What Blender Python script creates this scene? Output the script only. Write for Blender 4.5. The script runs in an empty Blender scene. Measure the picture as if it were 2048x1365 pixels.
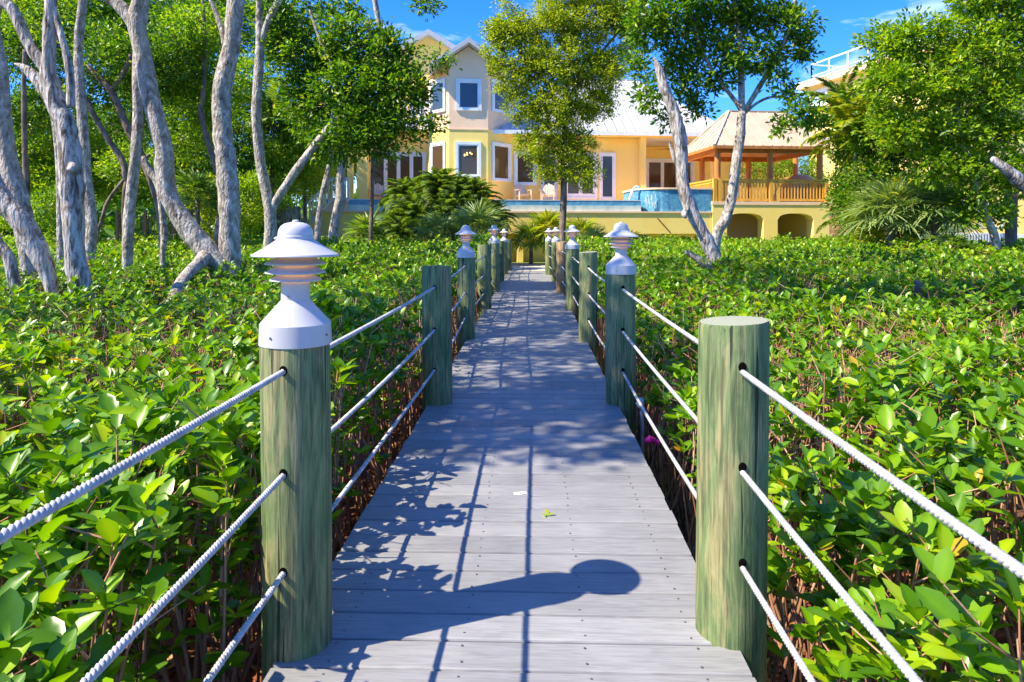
import bpy, math, random
import numpy as np
from mathutils import Vector, Matrix
random.seed(7); RG = np.random.default_rng(11)
S = bpy.context.scene; COL = S.collection
R = math.radians
# ---------------------------------------------------------------- camera, sky, sun, exposure
CH = 1.275; FPX = 1365.0; HY = 460.0
YAW = math.atan(40/1365)
cam = bpy.data.objects.new('camera', bpy.data.cameras.new('camera')); COL.objects.link(cam)
cam.location = (0, 0, CH); cam.rotation_euler = (R(90), 0, YAW)
cam.data.lens = 24; cam.data.sensor_width = 36; cam.data.shift_y = -222.5/2048
cam.data.clip_start = .05; cam.data.clip_end = 3000
S.camera = cam
SUNV = Vector((-1.02, -.43, 1.22)).normalized()
sl = bpy.data.lights.new('sun', 'SUN'); sl.energy = 5.0; sl.angle = R(.5); sl.color = (1, .88, .68)
so = bpy.data.objects.new('sun', sl); COL.objects.link(so)
so.rotation_euler = SUNV.to_track_quat('Z', 'Y').to_euler(); so.location = (-20, -8, 25)
W_ = bpy.data.worlds.new('World'); S.world = W_; W_.use_nodes = True
nt = W_.node_tree; N = nt.nodes; L = nt.links
bg = N['Background']; bg.inputs['Strength'].default_value = .15
sky = N.new('ShaderNodeTexSky'); sky.sky_type = 'NISHITA'; sky.sun_disc = False
sky.sun_elevation = math.asin(SUNV.z); sky.sun_rotation = math.atan2(SUNV.x, SUNV.y)
sky.air_density = 1.0; sky.dust_density = .2; sky.ozone_density = 3.0; sky.altitude = 0
hs = N.new('ShaderNodeHueSaturation'); hs.inputs['Saturation'].default_value = 1.35; hs.inputs['Value'].default_value = 1.0
L.new(sky.outputs[0], hs.inputs['Color'])
gm = N.new('ShaderNodeMix'); gm.data_type = 'RGBA'; gm.blend_type = 'MULTIPLY'; gm.inputs[0].default_value = 1
gm.inputs[7].default_value = (.36, .64, 1.13, 1); L.new(hs.outputs[0], gm.inputs[6])
tc = N.new('ShaderNodeTexCoord'); mp = N.new('ShaderNodeMapping'); mp.inputs['Scale'].default_value = (1.3, 1.3, 5.5)
mp.inputs['Location'].default_value = (.35, .1, .4)
L.new(tc.outputs['Generated'], mp.inputs[0])
nz = N.new('ShaderNodeTexNoise'); nz.inputs['Scale'].default_value = 2.2; nz.inputs['Detail'].default_value = 9; nz.inputs['Roughness'].default_value = .6; nz.inputs['Distortion'].default_value = .6
L.new(mp.outputs[0], nz.inputs['Vector'])
cr = N.new('ShaderNodeValToRGB'); cr.color_ramp.elements[0].position = .56; cr.color_ramp.elements[1].position = .82
cr.color_ramp.elements[1].color = (.85, .85, .85, 1)
L.new(nz.outputs['Fac'], cr.inputs[0])
cm = N.new('ShaderNodeMix'); cm.data_type = 'RGBA'; L.new(cr.outputs[0], cm.inputs[0]); L.new(gm.outputs[2], cm.inputs[6]); cm.inputs[7].default_value = (7.0, 7.6, 8.6, 1)
L.new(cm.outputs[2], bg.inputs['Color'])
S.view_settings.view_transform = 'Standard'; S.view_settings.look = 'None'; S.view_settings.gamma = 1
S.view_settings.exposure = 1.1
S.render.engine = 'CYCLES'
# ---------------------------------------------------------------- geometry of the view: pixel + depth -> point
RV = Vector((math.cos(YAW), math.sin(YAW), 0)); FV = Vector((-math.sin(YAW), math.cos(YAW), 0))
def P(px, py, D):
    v = RV*((px-1024)/FPX*D) + FV*D
    return Vector((v.x, v.y, CH+(HY-py)/FPX*D))
class Fr:                                   # an upright frame: u along a wall, v behind it, z up
    def __init__(s, o, ang):
        s.o = Vector((o[0], o[1], 0)); s.a = ang
        s.eu = Vector((math.cos(ang), math.sin(ang), 0)); s.ev = Vector((-math.sin(ang), math.cos(ang), 0))
    def T(s, p):
        return s.o + s.eu*p[0] + s.ev*p[1] + Vector((0, 0, p[2]))
    def hp(s, px, py, v=0):
        d = RV*((px-1024)/FPX) + FV
        k = (v + s.o.dot(s.ev))/d.dot(s.ev)
        return ((d*k - s.o).dot(s.eu), v, CH+(HY-py)/FPX*k)
    def rect(s, x0, x1, y0, y1, v=0):       # pixel box -> u0,u1,z0,z1 on plane v
        a = s.hp(x0, (y0+y1)/2, v); b = s.hp(x1, (y0+y1)/2, v); m = (x0+x1)/2
        return a[0], b[0], s.hp(m, y1, v)[2], s.hp(m, y0, v)[2]
# ---------------------------------------------------------------- object helpers
def tag(o, label=None, cat=None, group=None, kind=None):
    if label: o['label'] = label
    if cat: o['category'] = cat
    if group: o['group'] = group
    if kind: o['kind'] = kind
    return o
def thing(name, loc, label, cat, group=None, rz=0):
    o = bpy.data.objects.new(name, None); COL.objects.link(o); o.location = loc; o.rotation_euler = (0, 0, rz)
    o.empty_display_size = .2
    return tag(o, label, cat, group)
def link(name, me, mat, parent=None, local=False):
    o = bpy.data.objects.new(name, me); COL.objects.link(o)
    if mat is not None:
        me.materials.clear(); me.materials.append(mat)
    if parent is not None:
        o.parent = parent
        if parent.type == 'EMPTY' and not local: o.location = -parent.location
    return o
def recenter(o):
    me = o.data; n = len(me.vertices); a = np.empty(n*3, 'f'); me.vertices.foreach_get('co', a); a = a.reshape(-1, 3)
    c = np.array([(a[:, 0].min()+a[:, 0].max())/2, (a[:, 1].min()+a[:, 1].max())/2, a[:, 2].min()], 'f')
    a -= c; me.vertices.foreach_set('co', a.ravel()); me.update(); o.location = c.tolist(); return o
def tree_children(o): return [c for c in bpy.data.objects if c.parent == o]
def copy_tree(o, parent=None):
    c = o.copy(); COL.objects.link(c)
    if parent is not None: c.parent = parent
    for ch in list(o.children): copy_tree(ch, c)
    return c
class MB:
    def __init__(s): s.v = []; s.f = []
    def add(s, vs, fs, T=None):
        n = len(s.v)
        s.v += [tuple(T(p)) if T else tuple(p) for p in vs]; s.f += [tuple(i+n for i in f) for f in fs]
        return s
    def box(s, x0, x1, y0, y1, z0, z1, T=None, b=0):
        vs = [(x0,y0,z0),(x1,y0,z0),(x1,y1,z0),(x0,y1,z0),(x0,y0,z1),(x1,y0,z1),(x1,y1,z1),(x0,y1,z1)]
        return s.add(vs, [(0,3,2,1),(4,5,6,7),(0,1,5,4),(1,2,6,5),(2,3,7,6),(3,0,4,7)], T)
    def bar(s, a, b, w, h=None):            # square bar between two points
        a = Vector(a); b = Vector(b); d = (b-a).normalized(); h = h or w
        up = Vector((0,0,1)) if abs(d.z) < .95 else Vector((1,0,0))
        x = d.cross(up).normalized()*w/2; y = x.cross(d).normalized()*h/2
        vs = [a-x-y, a+x-y, a+x+y, a-x+y, b-x-y, b+x-y, b+x+y, b-x+y]
        return s.add(vs, [(0,3,2,1),(4,5,6,7),(0,1,5,4),(1,2,6,5),(2,3,7,6),(3,0,4,7)])
    def tube(s, pts, rad, n=12, noise=0, cap=True, ph=0):
        pts = [Vector(p) for p in pts]; rings = []
        prev = None
        for i, p in enumerate(pts):
            d = (pts[min(i+1, len(pts)-1)]-pts[max(i-1, 0)]).normalized()
            if prev is None:
                x = d.cross(Vector((0,1,0)) if abs(d.y) < .9 else Vector((1,0,0))).normalized()
            else: x = (prev - d*prev.dot(d)).normalized()
            prev = x; y = d.cross(x)
            r = rad[i] if hasattr(rad, '__len__') else rad
            ring = []
            for k in range(n):
                a = 2*math.pi*k/n
                q = r*(1+noise*(math.sin(a*2+i*.37+ph)*.5+math.sin(a*3-i*.53+ph*2)*.35+math.sin(a*5+i*1.1+ph)*.22+random.uniform(-.25,.25)))
                ring.append(p + x*math.cos(a)*q + y*math.sin(a)*q)
            rings.append(ring)
        vs = [v for r_ in rings for v in r_]; fs = []
        for i in range(len(pts)-1):
            for k in range(n):
                k2 = (k+1) % n; fs.append((i*n+k, i*n+k2, (i+1)*n+k2, (i+1)*n+k))
        if cap: fs += [tuple(range(n))[::-1], tuple((len(pts)-1)*n+k for k in range(n))]
        return s.add(vs, fs)
    def lathe(s, prof, c=(0,0,0), n=32):
        vs = []; fs = []; m = len(prof)
        for k in range(n):
            a = 2*math.pi*k/n
            for r, z in prof: vs.append((c[0]+r*math.cos(a), c[1]+r*math.sin(a), c[2]+z))
        for k in range(n):
            k2 = (k+1) % n
            for j in range(m-1): fs.append((k*m+j, k2*m+j, k2*m+j+1, k*m+j+1))
        return s.add(vs, fs)
    def mesh(s, name, smooth=False, ang=None):
        me = bpy.data.meshes.new(name); me.from_pydata(s.v, [], s.f); me.update()
        if smooth:
            me.polygons.foreach_set('use_smooth', [True]*len(me.polygons))
            if ang: me.set_sharp_from_angle(angle=R(ang))
        return me
    def build(s, name, mat, parent=None, smooth=False, ang=None, local=False):
        return link(name, s.mesh(name, smooth, ang), mat, parent, local)
def np_mesh(name, V, tris=None, quads=None, tint=None):
    me = bpy.data.meshes.new(name); V = np.asarray(V, 'f').reshape(-1, 3)
    t = np.zeros((0, 3), 'i') if tris is None else np.asarray(tris, 'i'); q = np.zeros((0, 4), 'i') if quads is None else np.asarray(quads, 'i')
    me.vertices.add(len(V)); me.vertices.foreach_set('co', V.ravel())
    li = np.concatenate([t.ravel(), q.ravel()]).astype('i')
    me.loops.add(len(li)); me.loops.foreach_set('vertex_index', li)
    st = np.concatenate([np.arange(len(t))*3, len(t)*3+np.arange(len(q))*4]).astype('i')
    me.polygons.add(len(st)); me.polygons.foreach_set('loop_start', st)
    if tint is not None:
        at = me.attributes.new('tint', 'FLOAT', 'POINT'); at.data.foreach_set('value', np.asarray(tint, 'f'))
    me.update(calc_edges=True)
    me.polygons.foreach_set('use_smooth', np.ones(len(st), bool))
    return me
def nrm(a): return a/np.maximum(np.linalg.norm(a, axis=1, keepdims=True), 1e-9)
def leaf_mesh(name, O, Dr, Nn, Ln, Wd, detail=1, fold=.12, curl=.12, tint=None):
    n = len(O); Dr = nrm(Dr); B = nrm(np.cross(Dr, Nn)); Nn = nrm(np.cross(B, Dr))
    Ln = Ln[:, None]; Wd = Wd[:, None]
    if tint is None: tint = RG.random(n)
    if detail == 0:
        vs = np.stack([O, O+Dr*Ln*.55+B*Wd*.5+Nn*Wd*fold, O+Dr*Ln-Nn*Ln*curl, O+Dr*Ln*.55-B*Wd*.5+Nn*Wd*fold], 1)
        i = np.arange(n)[:, None]*4
        return np_mesh(name, vs, tris=np.concatenate([i+[0,1,2], i+[0,2,3]]), tint=np.repeat(tint, 4))
    c = curl*(.2+2.2*RG.random(n))[:, None]; f = fold*(.3+1.6*RG.random(n))[:, None]
    def pt(t, w, lift): return O+Dr*Ln*t+B*Wd*w+Nn*(Wd*lift-Ln*c*t*t)
    vs = np.stack([O, pt(.28,.40,f), pt(.28,0,0), pt(.28,-.40,f), pt(.66,.46,f), pt(.66,0,0), pt(.66,-.46,f),
                   pt(.90,.22,f*.5), pt(.90,-.22,f*.5), pt(1,0,0)], 1)
    i = np.arange(n)[:, None]*10
    tr = np.concatenate([i+[0,1,2], i+[0,2,3], i+[7,9,5], i+[5,9,8]]); 
    qd = np.concatenate([i+[1,4,5,2], i+[2,5,6,3]]); tr = np.concatenate([tr, i+[4,7,5], i+[5,8,6]])
    return np_mesh(name, vs, tris=tr, quads=qd, tint=(np.repeat(tint, 10).reshape(-1, 10)+np.array([.14,0,.14,0,0,.12,0,-.02,-.02,.05])*(tint[:, None] < .9)).ravel())
def sticks_mesh(name, A, B, ra, rb, tint=None, n=4):
    A = np.asarray(A, float); B = np.asarray(B, float); d = nrm(B-A); up = np.tile([.3,.2,.93], (len(A), 1)); x = nrm(np.cross(d, up)); y = np.cross(d, x)
    ra = np.broadcast_to(ra, len(A))[:, None]; rb = np.broadcast_to(rb, len(A))[:, None]
    an = [2*math.pi*k/n for k in range(n)]
    vs = np.stack([A+(x*math.cos(a)+y*math.sin(a))*ra for a in an]+[B+(x*math.cos(a)+y*math.sin(a))*rb for a in an], 1)
    i = np.arange(len(A))[:, None]*2*n
    q = np.concatenate([i+[k, (k+1) % n, n+(k+1) % n, n+k] for k in range(n)])
    return np_mesh(name, vs, quads=q, tint=np.repeat(RG.random(len(A)) if tint is None else tint, 2*n))
# ---------------------------------------------------------------- materials
def mat(name, base=(.5,.5,.5), rough=.6, **k):
    m = bpy.data.materials.new(name); m.use_nodes = True; b = m.node_tree.nodes['Principled BSDF']
    b.inputs['Base Color'].default_value = (*base, 1); b.inputs['Roughness'].default_value = rough
    for kk, v in k.items(): b.inputs[kk.replace('_', ' ')].default_value = v
    return m
def nodes(m): return m.node_tree.nodes, m.node_tree.links, m.node_tree.nodes['Principled BSDF']
def noisy(m, cols, scale=3, stretch=(1,1,1), detail=6, bump=.3, bscale=40, dist=.01, rnd=True, distort=0, bstretch=None, pos=(.35,.65)):
    N, L, b = nodes(m)
    tc = N.new('ShaderNodeTexCoord'); v = tc.outputs['Object']
    if rnd:
        oi = N.new('ShaderNodeObjectInfo'); ml = N.new('ShaderNodeMath'); ml.operation = 'MULTIPLY'; ml.inputs[1].default_value = 37
        L.new(oi.outputs['Random'], ml.inputs[0]); ad = N.new('ShaderNodeVectorMath'); ad.operation = 'ADD'
        L.new(v, ad.inputs[0]); L.new(ml.outputs[0], ad.inputs[1]); v = ad.outputs[0]
    mp = N.new('ShaderNodeMapping'); mp.inputs['Scale'].default_value = stretch; L.new(v, mp.inputs[0])
    nz = N.new('ShaderNodeTexNoise'); nz.inputs['Scale'].default_value = scale; nz.inputs['Detail'].default_value = detail
    nz.inputs['Distortion'].default_value = distort; nz.inputs['Roughness'].default_value = .72 if detail > 9 else .62
    L.new(mp.outputs[0], nz.inputs['Vector'])
    r = N.new('ShaderNodeValToRGB'); e = r.color_ramp.elements
    for i, c in enumerate(cols):
        p = pos[0]+(pos[1]-pos[0])*i/(len(cols)-1)
        el = e[i] if i < 2 else e.new(p)
        el.position = p; el.color = (*c, 1)
    L.new(nz.outputs['Fac'], r.inputs[0]); L.new(r.outputs[0], b.inputs['Base Color'])
    if bump:
        mp2 = N.new('ShaderNodeMapping'); mp2.inputs['Scale'].default_value = bstretch or stretch; L.new(v, mp2.inputs[0])
        n2 = N.new('ShaderNodeTexNoise'); n2.inputs['Scale'].default_value = bscale; n2.inputs['Detail'].default_value = 5; L.new(mp2.outputs[0], n2.inputs['Vector'])
        bp = N.new('ShaderNodeBump'); bp.inputs['Strength'].default_value = bump; bp.inputs['Distance'].default_value = dist
        L.new(n2.outputs['Fac'], bp.inputs['Height']); L.new(bp.outputs[0], b.inputs['Normal'])
    return m
def leafmat(name, cols, rough=.38, trans=.3, spec=.5):
    m = mat(name, rough=rough); N, L, b = nodes(m); b.inputs['Specular IOR Level'].default_value = spec
    at = N.new('ShaderNodeAttribute'); at.attribute_name = 'tint'
    r = N.new('ShaderNodeValToRGB'); e = r.color_ramp.elements
    for i, (p, c) in enumerate(cols):
        el = e[i] if i < 2 else e.new(p)
        el.position = p; el.color = (*c, 1)
    L.new(at.outputs['Fac'], r.inputs[0]); L.new(r.outputs[0], b.inputs['Base Color'])
    tr = N.new('ShaderNodeBsdfTranslucent'); mx = N.new('ShaderNodeMixShader'); mx.inputs[0].default_value = trans
    mc = N.new('ShaderNodeMix'); mc.data_type = 'RGBA'; mc.blend_type = 'MULTIPLY'; mc.inputs[0].default_value = 1; mc.inputs[7].default_value = (2.0, 1.85, .35, 1)
    L.new(r.outputs[0], mc.inputs[6]); L.new(mc.outputs[2], tr.inputs[0])
    L.new(b.outputs[0], mx.inputs[1]); L.new(tr.outputs[0], mx.inputs[2]); L.new(mx.outputs[0], N['Material Output'].inputs[0])
    return m
M = {}
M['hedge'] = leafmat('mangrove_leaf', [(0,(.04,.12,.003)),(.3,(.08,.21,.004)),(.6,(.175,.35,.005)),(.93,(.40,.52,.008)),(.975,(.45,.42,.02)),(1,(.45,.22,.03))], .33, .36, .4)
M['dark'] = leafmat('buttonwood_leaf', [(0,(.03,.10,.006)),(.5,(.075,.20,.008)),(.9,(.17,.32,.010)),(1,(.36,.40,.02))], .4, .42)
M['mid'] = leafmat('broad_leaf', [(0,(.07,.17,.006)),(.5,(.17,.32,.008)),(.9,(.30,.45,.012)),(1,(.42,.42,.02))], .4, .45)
M['olive'] = leafmat('olive_leaf', [(0,(.11,.18,.008)),(.5,(.24,.34,.010)),(.9,(.38,.46,.015)),(1,(.48,.48,.03))], .42, .45)
M['lime'] = leafmat('lime_leaf', [(0,(.06,.17,.008)),(.5,(.13,.28,.012)),(1,(.30,.42,.02))], .42, .4)
M['palm'] = leafmat('palm_leaf', [(0,(.05,.13,.018)),(.6,(.13,.25,.04)),(1,(.28,.37,.10))], .4, .4)
M['fan'] = leafmat('silver_fan_leaf', [(0,(.10,.20,.05)),(.6,(.18,.28,.09)),(1,(.32,.40,.14))], .4, .3)
M['yellowpalm'] = leafmat('yellow_palm_leaf', [(0,(.14,.24,.01)),(.6,(.28,.36,.02)),(1,(.48,.44,.04))], .4, .4)
M['litter'] = leafmat('dry_leaf', [(0,(.10,.02,.008)),(.5,(.25,.07,.02)),(.85,(.36,.15,.04)),(1,(.45,.30,.12))], .7, .1)
M['twig'] = leafmat('mangrove_stem', [(0,(.20,.08,.045)),(.5,(.38,.18,.095)),(1,(.52,.33,.20))], .7, 0)
M['bark'] = noisy(mat('pale_bark', rough=.9), [(.10,.075,.05),(.27,.235,.19),(.40,.365,.31),(.62,.58,.51)], 11, (1,1,.55), 15, 1, 30, .04, bstretch=(1,1,.4), distort=.9, pos=(.36,.62))
M['bark_grey'] = noisy(mat('weathered_bark', rough=.9), [(.05,.035,.025),(.20,.165,.13),(.42,.39,.35),(.56,.53,.49)], 13, (1,1,.28), 12, 1, 26, .05, bstretch=(1,1,.16), distort=.8, pos=(.36,.60))
M['bark_brown'] = noisy(mat('brown_bark', rough=.9), [(.07,.05,.035),(.17,.125,.09),(.27,.21,.16)], 8, (1,1,.4), 8, .9, 20, .02)
M['white'] = noisy(mat('white_paint', rough=.32), [(.46,.46,.455),(.53,.53,.525)], 6, bump=0)
M['trim'] = noisy(mat('white_trim', rough=.5), [(.72,.73,.74),(.84,.84,.84)], 2, bump=.05)
M['yellow'] = noisy(mat('yellow_stucco', rough=.85), [(.95,.64,.14),(.97,.70,.19),(.98,.74,.24)], .9, (1,1,.7), 8, .5, 30, .008, pos=(.3,.7))
M['tan'] = noisy(mat('pale_stucco', rough=.85), [(.92,.60,.36),(.96,.66,.43)], .9, bump=.4, bscale=30)
M['yellow_pale'] = noisy(mat('pale_yellow_stucco', rough=.85), [(.84,.66,.22),(.90,.73,.28)], .7, bump=.3, bscale=30)
M['roof'] = noisy(mat('white_metal_roof', rough=.45), [(.44,.445,.45),(.50,.505,.51)], 1.5, bump=0)
M['roof_tan'] = noisy(mat('beige_metal_roof', rough=.55), [(.46,.35,.23),(.55,.43,.30)], 1.2, (1,1,.5), bump=0)
M['wood'] = noisy(mat('orange_stained_wood', rough=.5), [(.42,.15,.03),(.58,.25,.055)], 5, (1,1,.2), bump=.2)
M['rail'] = noisy(mat('golden_stained_wood', rough=.5), [(.66,.32,.035),(.82,.46,.07)], 5, (1,1,.2), bump=.2)
M['brass'] = mat('steel_screw', (.22,.2,.2), .45, Metallic=.8)
M['hole'] = mat('bored_hole', (.006,.005,.004), 1, Specular_IOR_Level=0)
M['black'] = mat('black_iron', (.015,.015,.017), .5)
M['mud'] = noisy(mat('mud', rough=.75), [(.022,.013,.008),(.09,.042,.018),(.20,.085,.03)], 6, bump=.8, bscale=14, dist=.04, rnd=False, pos=(.35,.7))
M['water'] = noisy(mat('dark_water', rough=.06), [(.008,.010,.012),(.02,.018,.014)], 3, bump=.15, bscale=9, dist=.03)
M['sand'] = noisy(mat('shell_path', rough=.95), [(.50,.43,.33),(.66,.60,.50)], 10, bump=.3, bscale=60)
M['lawn'] = noisy(mat('lawn', rough=.9), [(.09,.17,.015),(.18,.28,.03)], 2, bump=.6, bscale=40, rnd=False)
M['thatch'] = noisy(mat('wicker', rough=.85), [(.36,.25,.13),(.55,.42,.25)], 20, (1,1,2), bump=.8, bscale=60)
M['spot'] = mat('white_dropping', (.85,.85,.85), .6)
M['pink'] = mat('pink_tape', (.75,.01,.25), .5)
M['pvc'] = noisy(mat('grey_conduit', rough=.4), [(.42,.46,.50),(.55,.58,.62)], 6, bump=0)
def glassmat(name, col, rough=.04):
    m = mat(name, col, rough); N, L, b = nodes(m); b.inputs['Specular IOR Level'].default_value = .45
    return m
M['glass'] = glassmat('window_glass', (.085,.055,.03)); M['glass_blue'] = glassmat('blue_window_glass', (.05,.08,.12))
M['paleglass'] = glassmat('pale_window_glass', (.25,.38,.46), .1)
m = mat('lamp_diffuser', (.9,.6,.3), .5); b = m.node_tree.nodes['Principled BSDF']; b.inputs['Emission Color'].default_value = (1,.50,.16,1); b.inputs['Emission Strength'].default_value = 1.6; M['glow'] = m
m = mat('chandelier_bulb', (.9,.6,.2), .5); b = m.node_tree.nodes['Principled BSDF']; b.inputs['Emission Color'].default_value = (1,.62,.12,1); b.inputs['Emission Strength'].default_value = 2.0; M['bulb'] = m
# treated pine posts: green copper stain over tan grain, with long checks
def postmat(name, cA, cB, cC, dark):
    m = mat(name, rough=.75); N, L, b = nodes(m)
    tc = N.new('ShaderNodeTexCoord'); oi = N.new('ShaderNodeObjectInfo'); ml = N.new('ShaderNodeMath'); ml.operation = 'MULTIPLY'; ml.inputs[1].default_value = 23
    L.new(oi.outputs['Random'], ml.inputs[0]); ad = N.new('ShaderNodeVectorMath'); L.new(tc.outputs['Object'], ad.inputs[0]); L.new(ml.outputs[0], ad.inputs[1])
    def noise(sc, st, de=6, dist=0):
        mp = N.new('ShaderNodeMapping'); mp.inputs['Scale'].default_value = st; L.new(ad.outputs[0], mp.inputs[0])
        n = N.new('ShaderNodeTexNoise'); n.inputs['Scale'].default_value = sc; n.inputs['Detail'].default_value = de; n.inputs['Distortion'].default_value = dist; n.inputs['Roughness'].default_value = .65
        L.new(mp.outputs[0], n.inputs['Vector']); return n.outputs['Fac']
    def ramp(f, els):
        r = N.new('ShaderNodeValToRGB'); e = r.color_ramp.elements
        for i, (p, c) in enumerate(els):
            el = e[i] if i < 2 else e.new(p)
            el.position = p; el.color = (*c, 1)
        L.new(f, r.inputs[0]); return r.outputs[0]
    big = ramp(noise(10, (1,1,.22), 9, 1.1), [(.36,cA),(.50,cB),(.60,cC)])
    fine = ramp(noise(75, (1,1,.05), 6, .8), [(.36,(.42,.42,.42)),(.56,(1.08,1.08,1.05))])
    crack = ramp(noise(26, (1,1,.03), 2, .2), [(.655,(1,1,1)),(.68,(dark,dark,dark))])
    a = N.new('ShaderNodeMix'); a.data_type = 'RGBA'; a.blend_type = 'MULTIPLY'; a.inputs[0].default_value = 1; L.new(big, a.inputs[6]); L.new(fine, a.inputs[7])
    c = N.new('ShaderNodeMix'); c.data_type = 'RGBA'; c.blend_type = 'MULTIPLY'; c.inputs[0].default_value = 1; L.new(a.outputs[2], c.inputs[6]); L.new(crack, c.inputs[7])
    L.new(c.outputs[2], b.inputs['Base Color'])
    bp = N.new('ShaderNodeBump'); bp.inputs['Strength'].default_value = .7; bp.inputs['Distance'].default_value = .006
    sm = N.new('ShaderNodeMath'); sm.operation = 'ADD'; L.new(noise(45, (1,1,.07), 4), sm.inputs[0]); L.new(crack, sm.inputs[1]); L.new(sm.outputs[0], bp.inputs['Height']); L.new(bp.outputs[0], b.inputs['Normal'])
    return m
M['post'] = postmat('green_treated_pine', (.085,.15,.05), (.165,.215,.085), (.29,.27,.12), .2)
M['postbrown'] = postmat('new_brown_pine', (.30,.17,.07), (.42,.26,.11), (.52,.36,.18), .3)
M['endgrain'] = noisy(mat('post_end_grain', rough=.85), [(.24,.26,.17),(.38,.40,.28),(.30,.27,.19)], 14, (1,1,1), 6, .5, 60)
m = M['endgrain'] = mat('post_end_grain', rough=.85); N_, L_, b_ = nodes(m); tc = N_.new('ShaderNodeTexCoord'); wv = N_.new('ShaderNodeTexWave'); wv.wave_type = 'RINGS'; wv.rings_direction = 'Z'
wv.inputs['Scale'].default_value = 38; wv.inputs['Distortion'].default_value = 5; wv.inputs['Detail'].default_value = 4; wv.inputs['Detail Scale'].default_value = .8; L_.new(tc.outputs['Object'], wv.inputs['Vector'])
rr = N_.new('ShaderNodeValToRGB'); rr.color_ramp.elements[0].color = (.13,.14,.09,1); rr.color_ramp.elements[1].color = (.36,.38,.27,1); rr.color_ramp.elements[1].position = .6; L_.new(wv.outputs['Fac'], rr.inputs[0]); L_.new(rr.outputs[0], b_.inputs['Base Color'])
# composite boards: pale grey with long embossed grain
m = mat('grey_composite_board', rough=.5); N_, L_, b_ = nodes(m)
tc = N_.new('ShaderNodeTexCoord'); at = N_.new('ShaderNodeAttribute'); at.attribute_name = 'tint'
ml = N_.new('ShaderNodeMath'); ml.operation = 'MULTIPLY'; ml.inputs[1].default_value = 40; L_.new(at.outputs['Fac'], ml.inputs[0])
ad = N_.new('ShaderNodeVectorMath'); L_.new(tc.outputs['Object'], ad.inputs[0]); L_.new(ml.outputs[0], ad.inputs[1])
mp = N_.new('ShaderNodeMapping'); mp.inputs['Scale'].default_value = (2.2, 34, 1); L_.new(ad.outputs[0], mp.inputs[0])
wv = N_.new('ShaderNodeTexNoise'); wv.inputs['Scale'].default_value = 2.4; wv.inputs['Detail'].default_value = 6; wv.inputs['Distortion'].default_value = 1.6; L_.new(mp.outputs[0], wv.inputs['Vector'])
n3 = N_.new('ShaderNodeTexNoise'); n3.inputs['Scale'].default_value = 2.6; n3.inputs['Detail'].default_value = 8; L_.new(ad.outputs[0], n3.inputs['Vector'])
rr = N_.new('ShaderNodeValToRGB'); rr.color_ramp.elements[0].position = .3; rr.color_ramp.elements[1].position = .7
rr.color_ramp.elements[0].color = (.235,.238,.24,1); rr.color_ramp.elements[1].color = (.32,.322,.325,1); L_.new(n3.outputs['Fac'], rr.inputs[0])
r2 = N_.new('ShaderNodeValToRGB'); r2.color_ramp.elements[0].position = .38; r2.color_ramp.elements[1].position = .56
r2.color_ramp.elements[0].color = (.80,.80,.80,1); r2.color_ramp.elements[1].color = (1,1,1,1); L_.new(wv.outputs['Fac'], r2.inputs[0])
mx = N_.new('ShaderNodeMix'); mx.data_type = 'RGBA'; mx.blend_type = 'MULTIPLY'; mx.inputs[0].default_value = 1; L_.new(rr.outputs[0], mx.inputs[6]); L_.new(r2.outputs[0], mx.inputs[7])
r3 = N_.new('ShaderNodeMapRange'); r3.inputs[3].default_value = .88; r3.inputs[4].default_value = 1.06; L_.new(at.outputs['Fac'], r3.inputs[0])
m3 = N_.new('ShaderNodeVectorMath'); m3.operation = 'SCALE'; L_.new(mx.outputs[2], m3.inputs[0]); L_.new(r3.outputs[0], m3.inputs[3]); L_.new(m3.outputs[0], b_.inputs['Base Color'])
bp = N_.new('ShaderNodeBump'); bp.inputs['Strength'].default_value = .5; bp.inputs['Distance'].default_value = .002; L_.new(wv.outputs['Fac'], bp.inputs['Height']); L_.new(bp.outputs[0], b_.inputs['Normal'])
M['board'] = m
# twisted rope
m = mat('white_rope', rough=.8); N_, L_, b_ = nodes(m); noisy(m, [(.30,.30,.29),(.50,.50,.49)], 30, bump=.6, bscale=300, dist=.002); M['rope'] = m
# blue mosaic tile
m = mat('blue_pool_tile', rough=.2); N_, L_, b_ = nodes(m); tc = N_.new('ShaderNodeTexCoord'); vo = N_.new('ShaderNodeTexVoronoi'); vo.inputs['Scale'].default_value = 9; L_.new(tc.outputs['Object'], vo.inputs['Vector'])
rr = N_.new('ShaderNodeValToRGB'); e = rr.color_ramp.elements; e[0].color = (.05,.20,.36,1); e[1].color = (.16,.42,.58,1); bw = N_.new('ShaderNodeRGBToBW'); L_.new(vo.outputs['Color'], bw.inputs[0]); L_.new(bw.outputs[0], rr.inputs[0]); L_.new(rr.outputs[0], b_.inputs['Base Color']); M['tile'] = m
M['weir'] = noisy(mat('wet_pool_plaster', rough=.15), [(.30,.46,.44),(.52,.62,.55),(.66,.70,.62)], 2.2, (1,1,.25), bump=.2, bscale=8, pos=(.3,.65))
M['poolwater'] = noisy(mat('pool_water', rough=.05), [(.08,.35,.45),(.12,.42,.5)], 2, bump=.2, bscale=5)
M['spray'] = mat('falling_water', (.85,.9,.93), .2)
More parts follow.
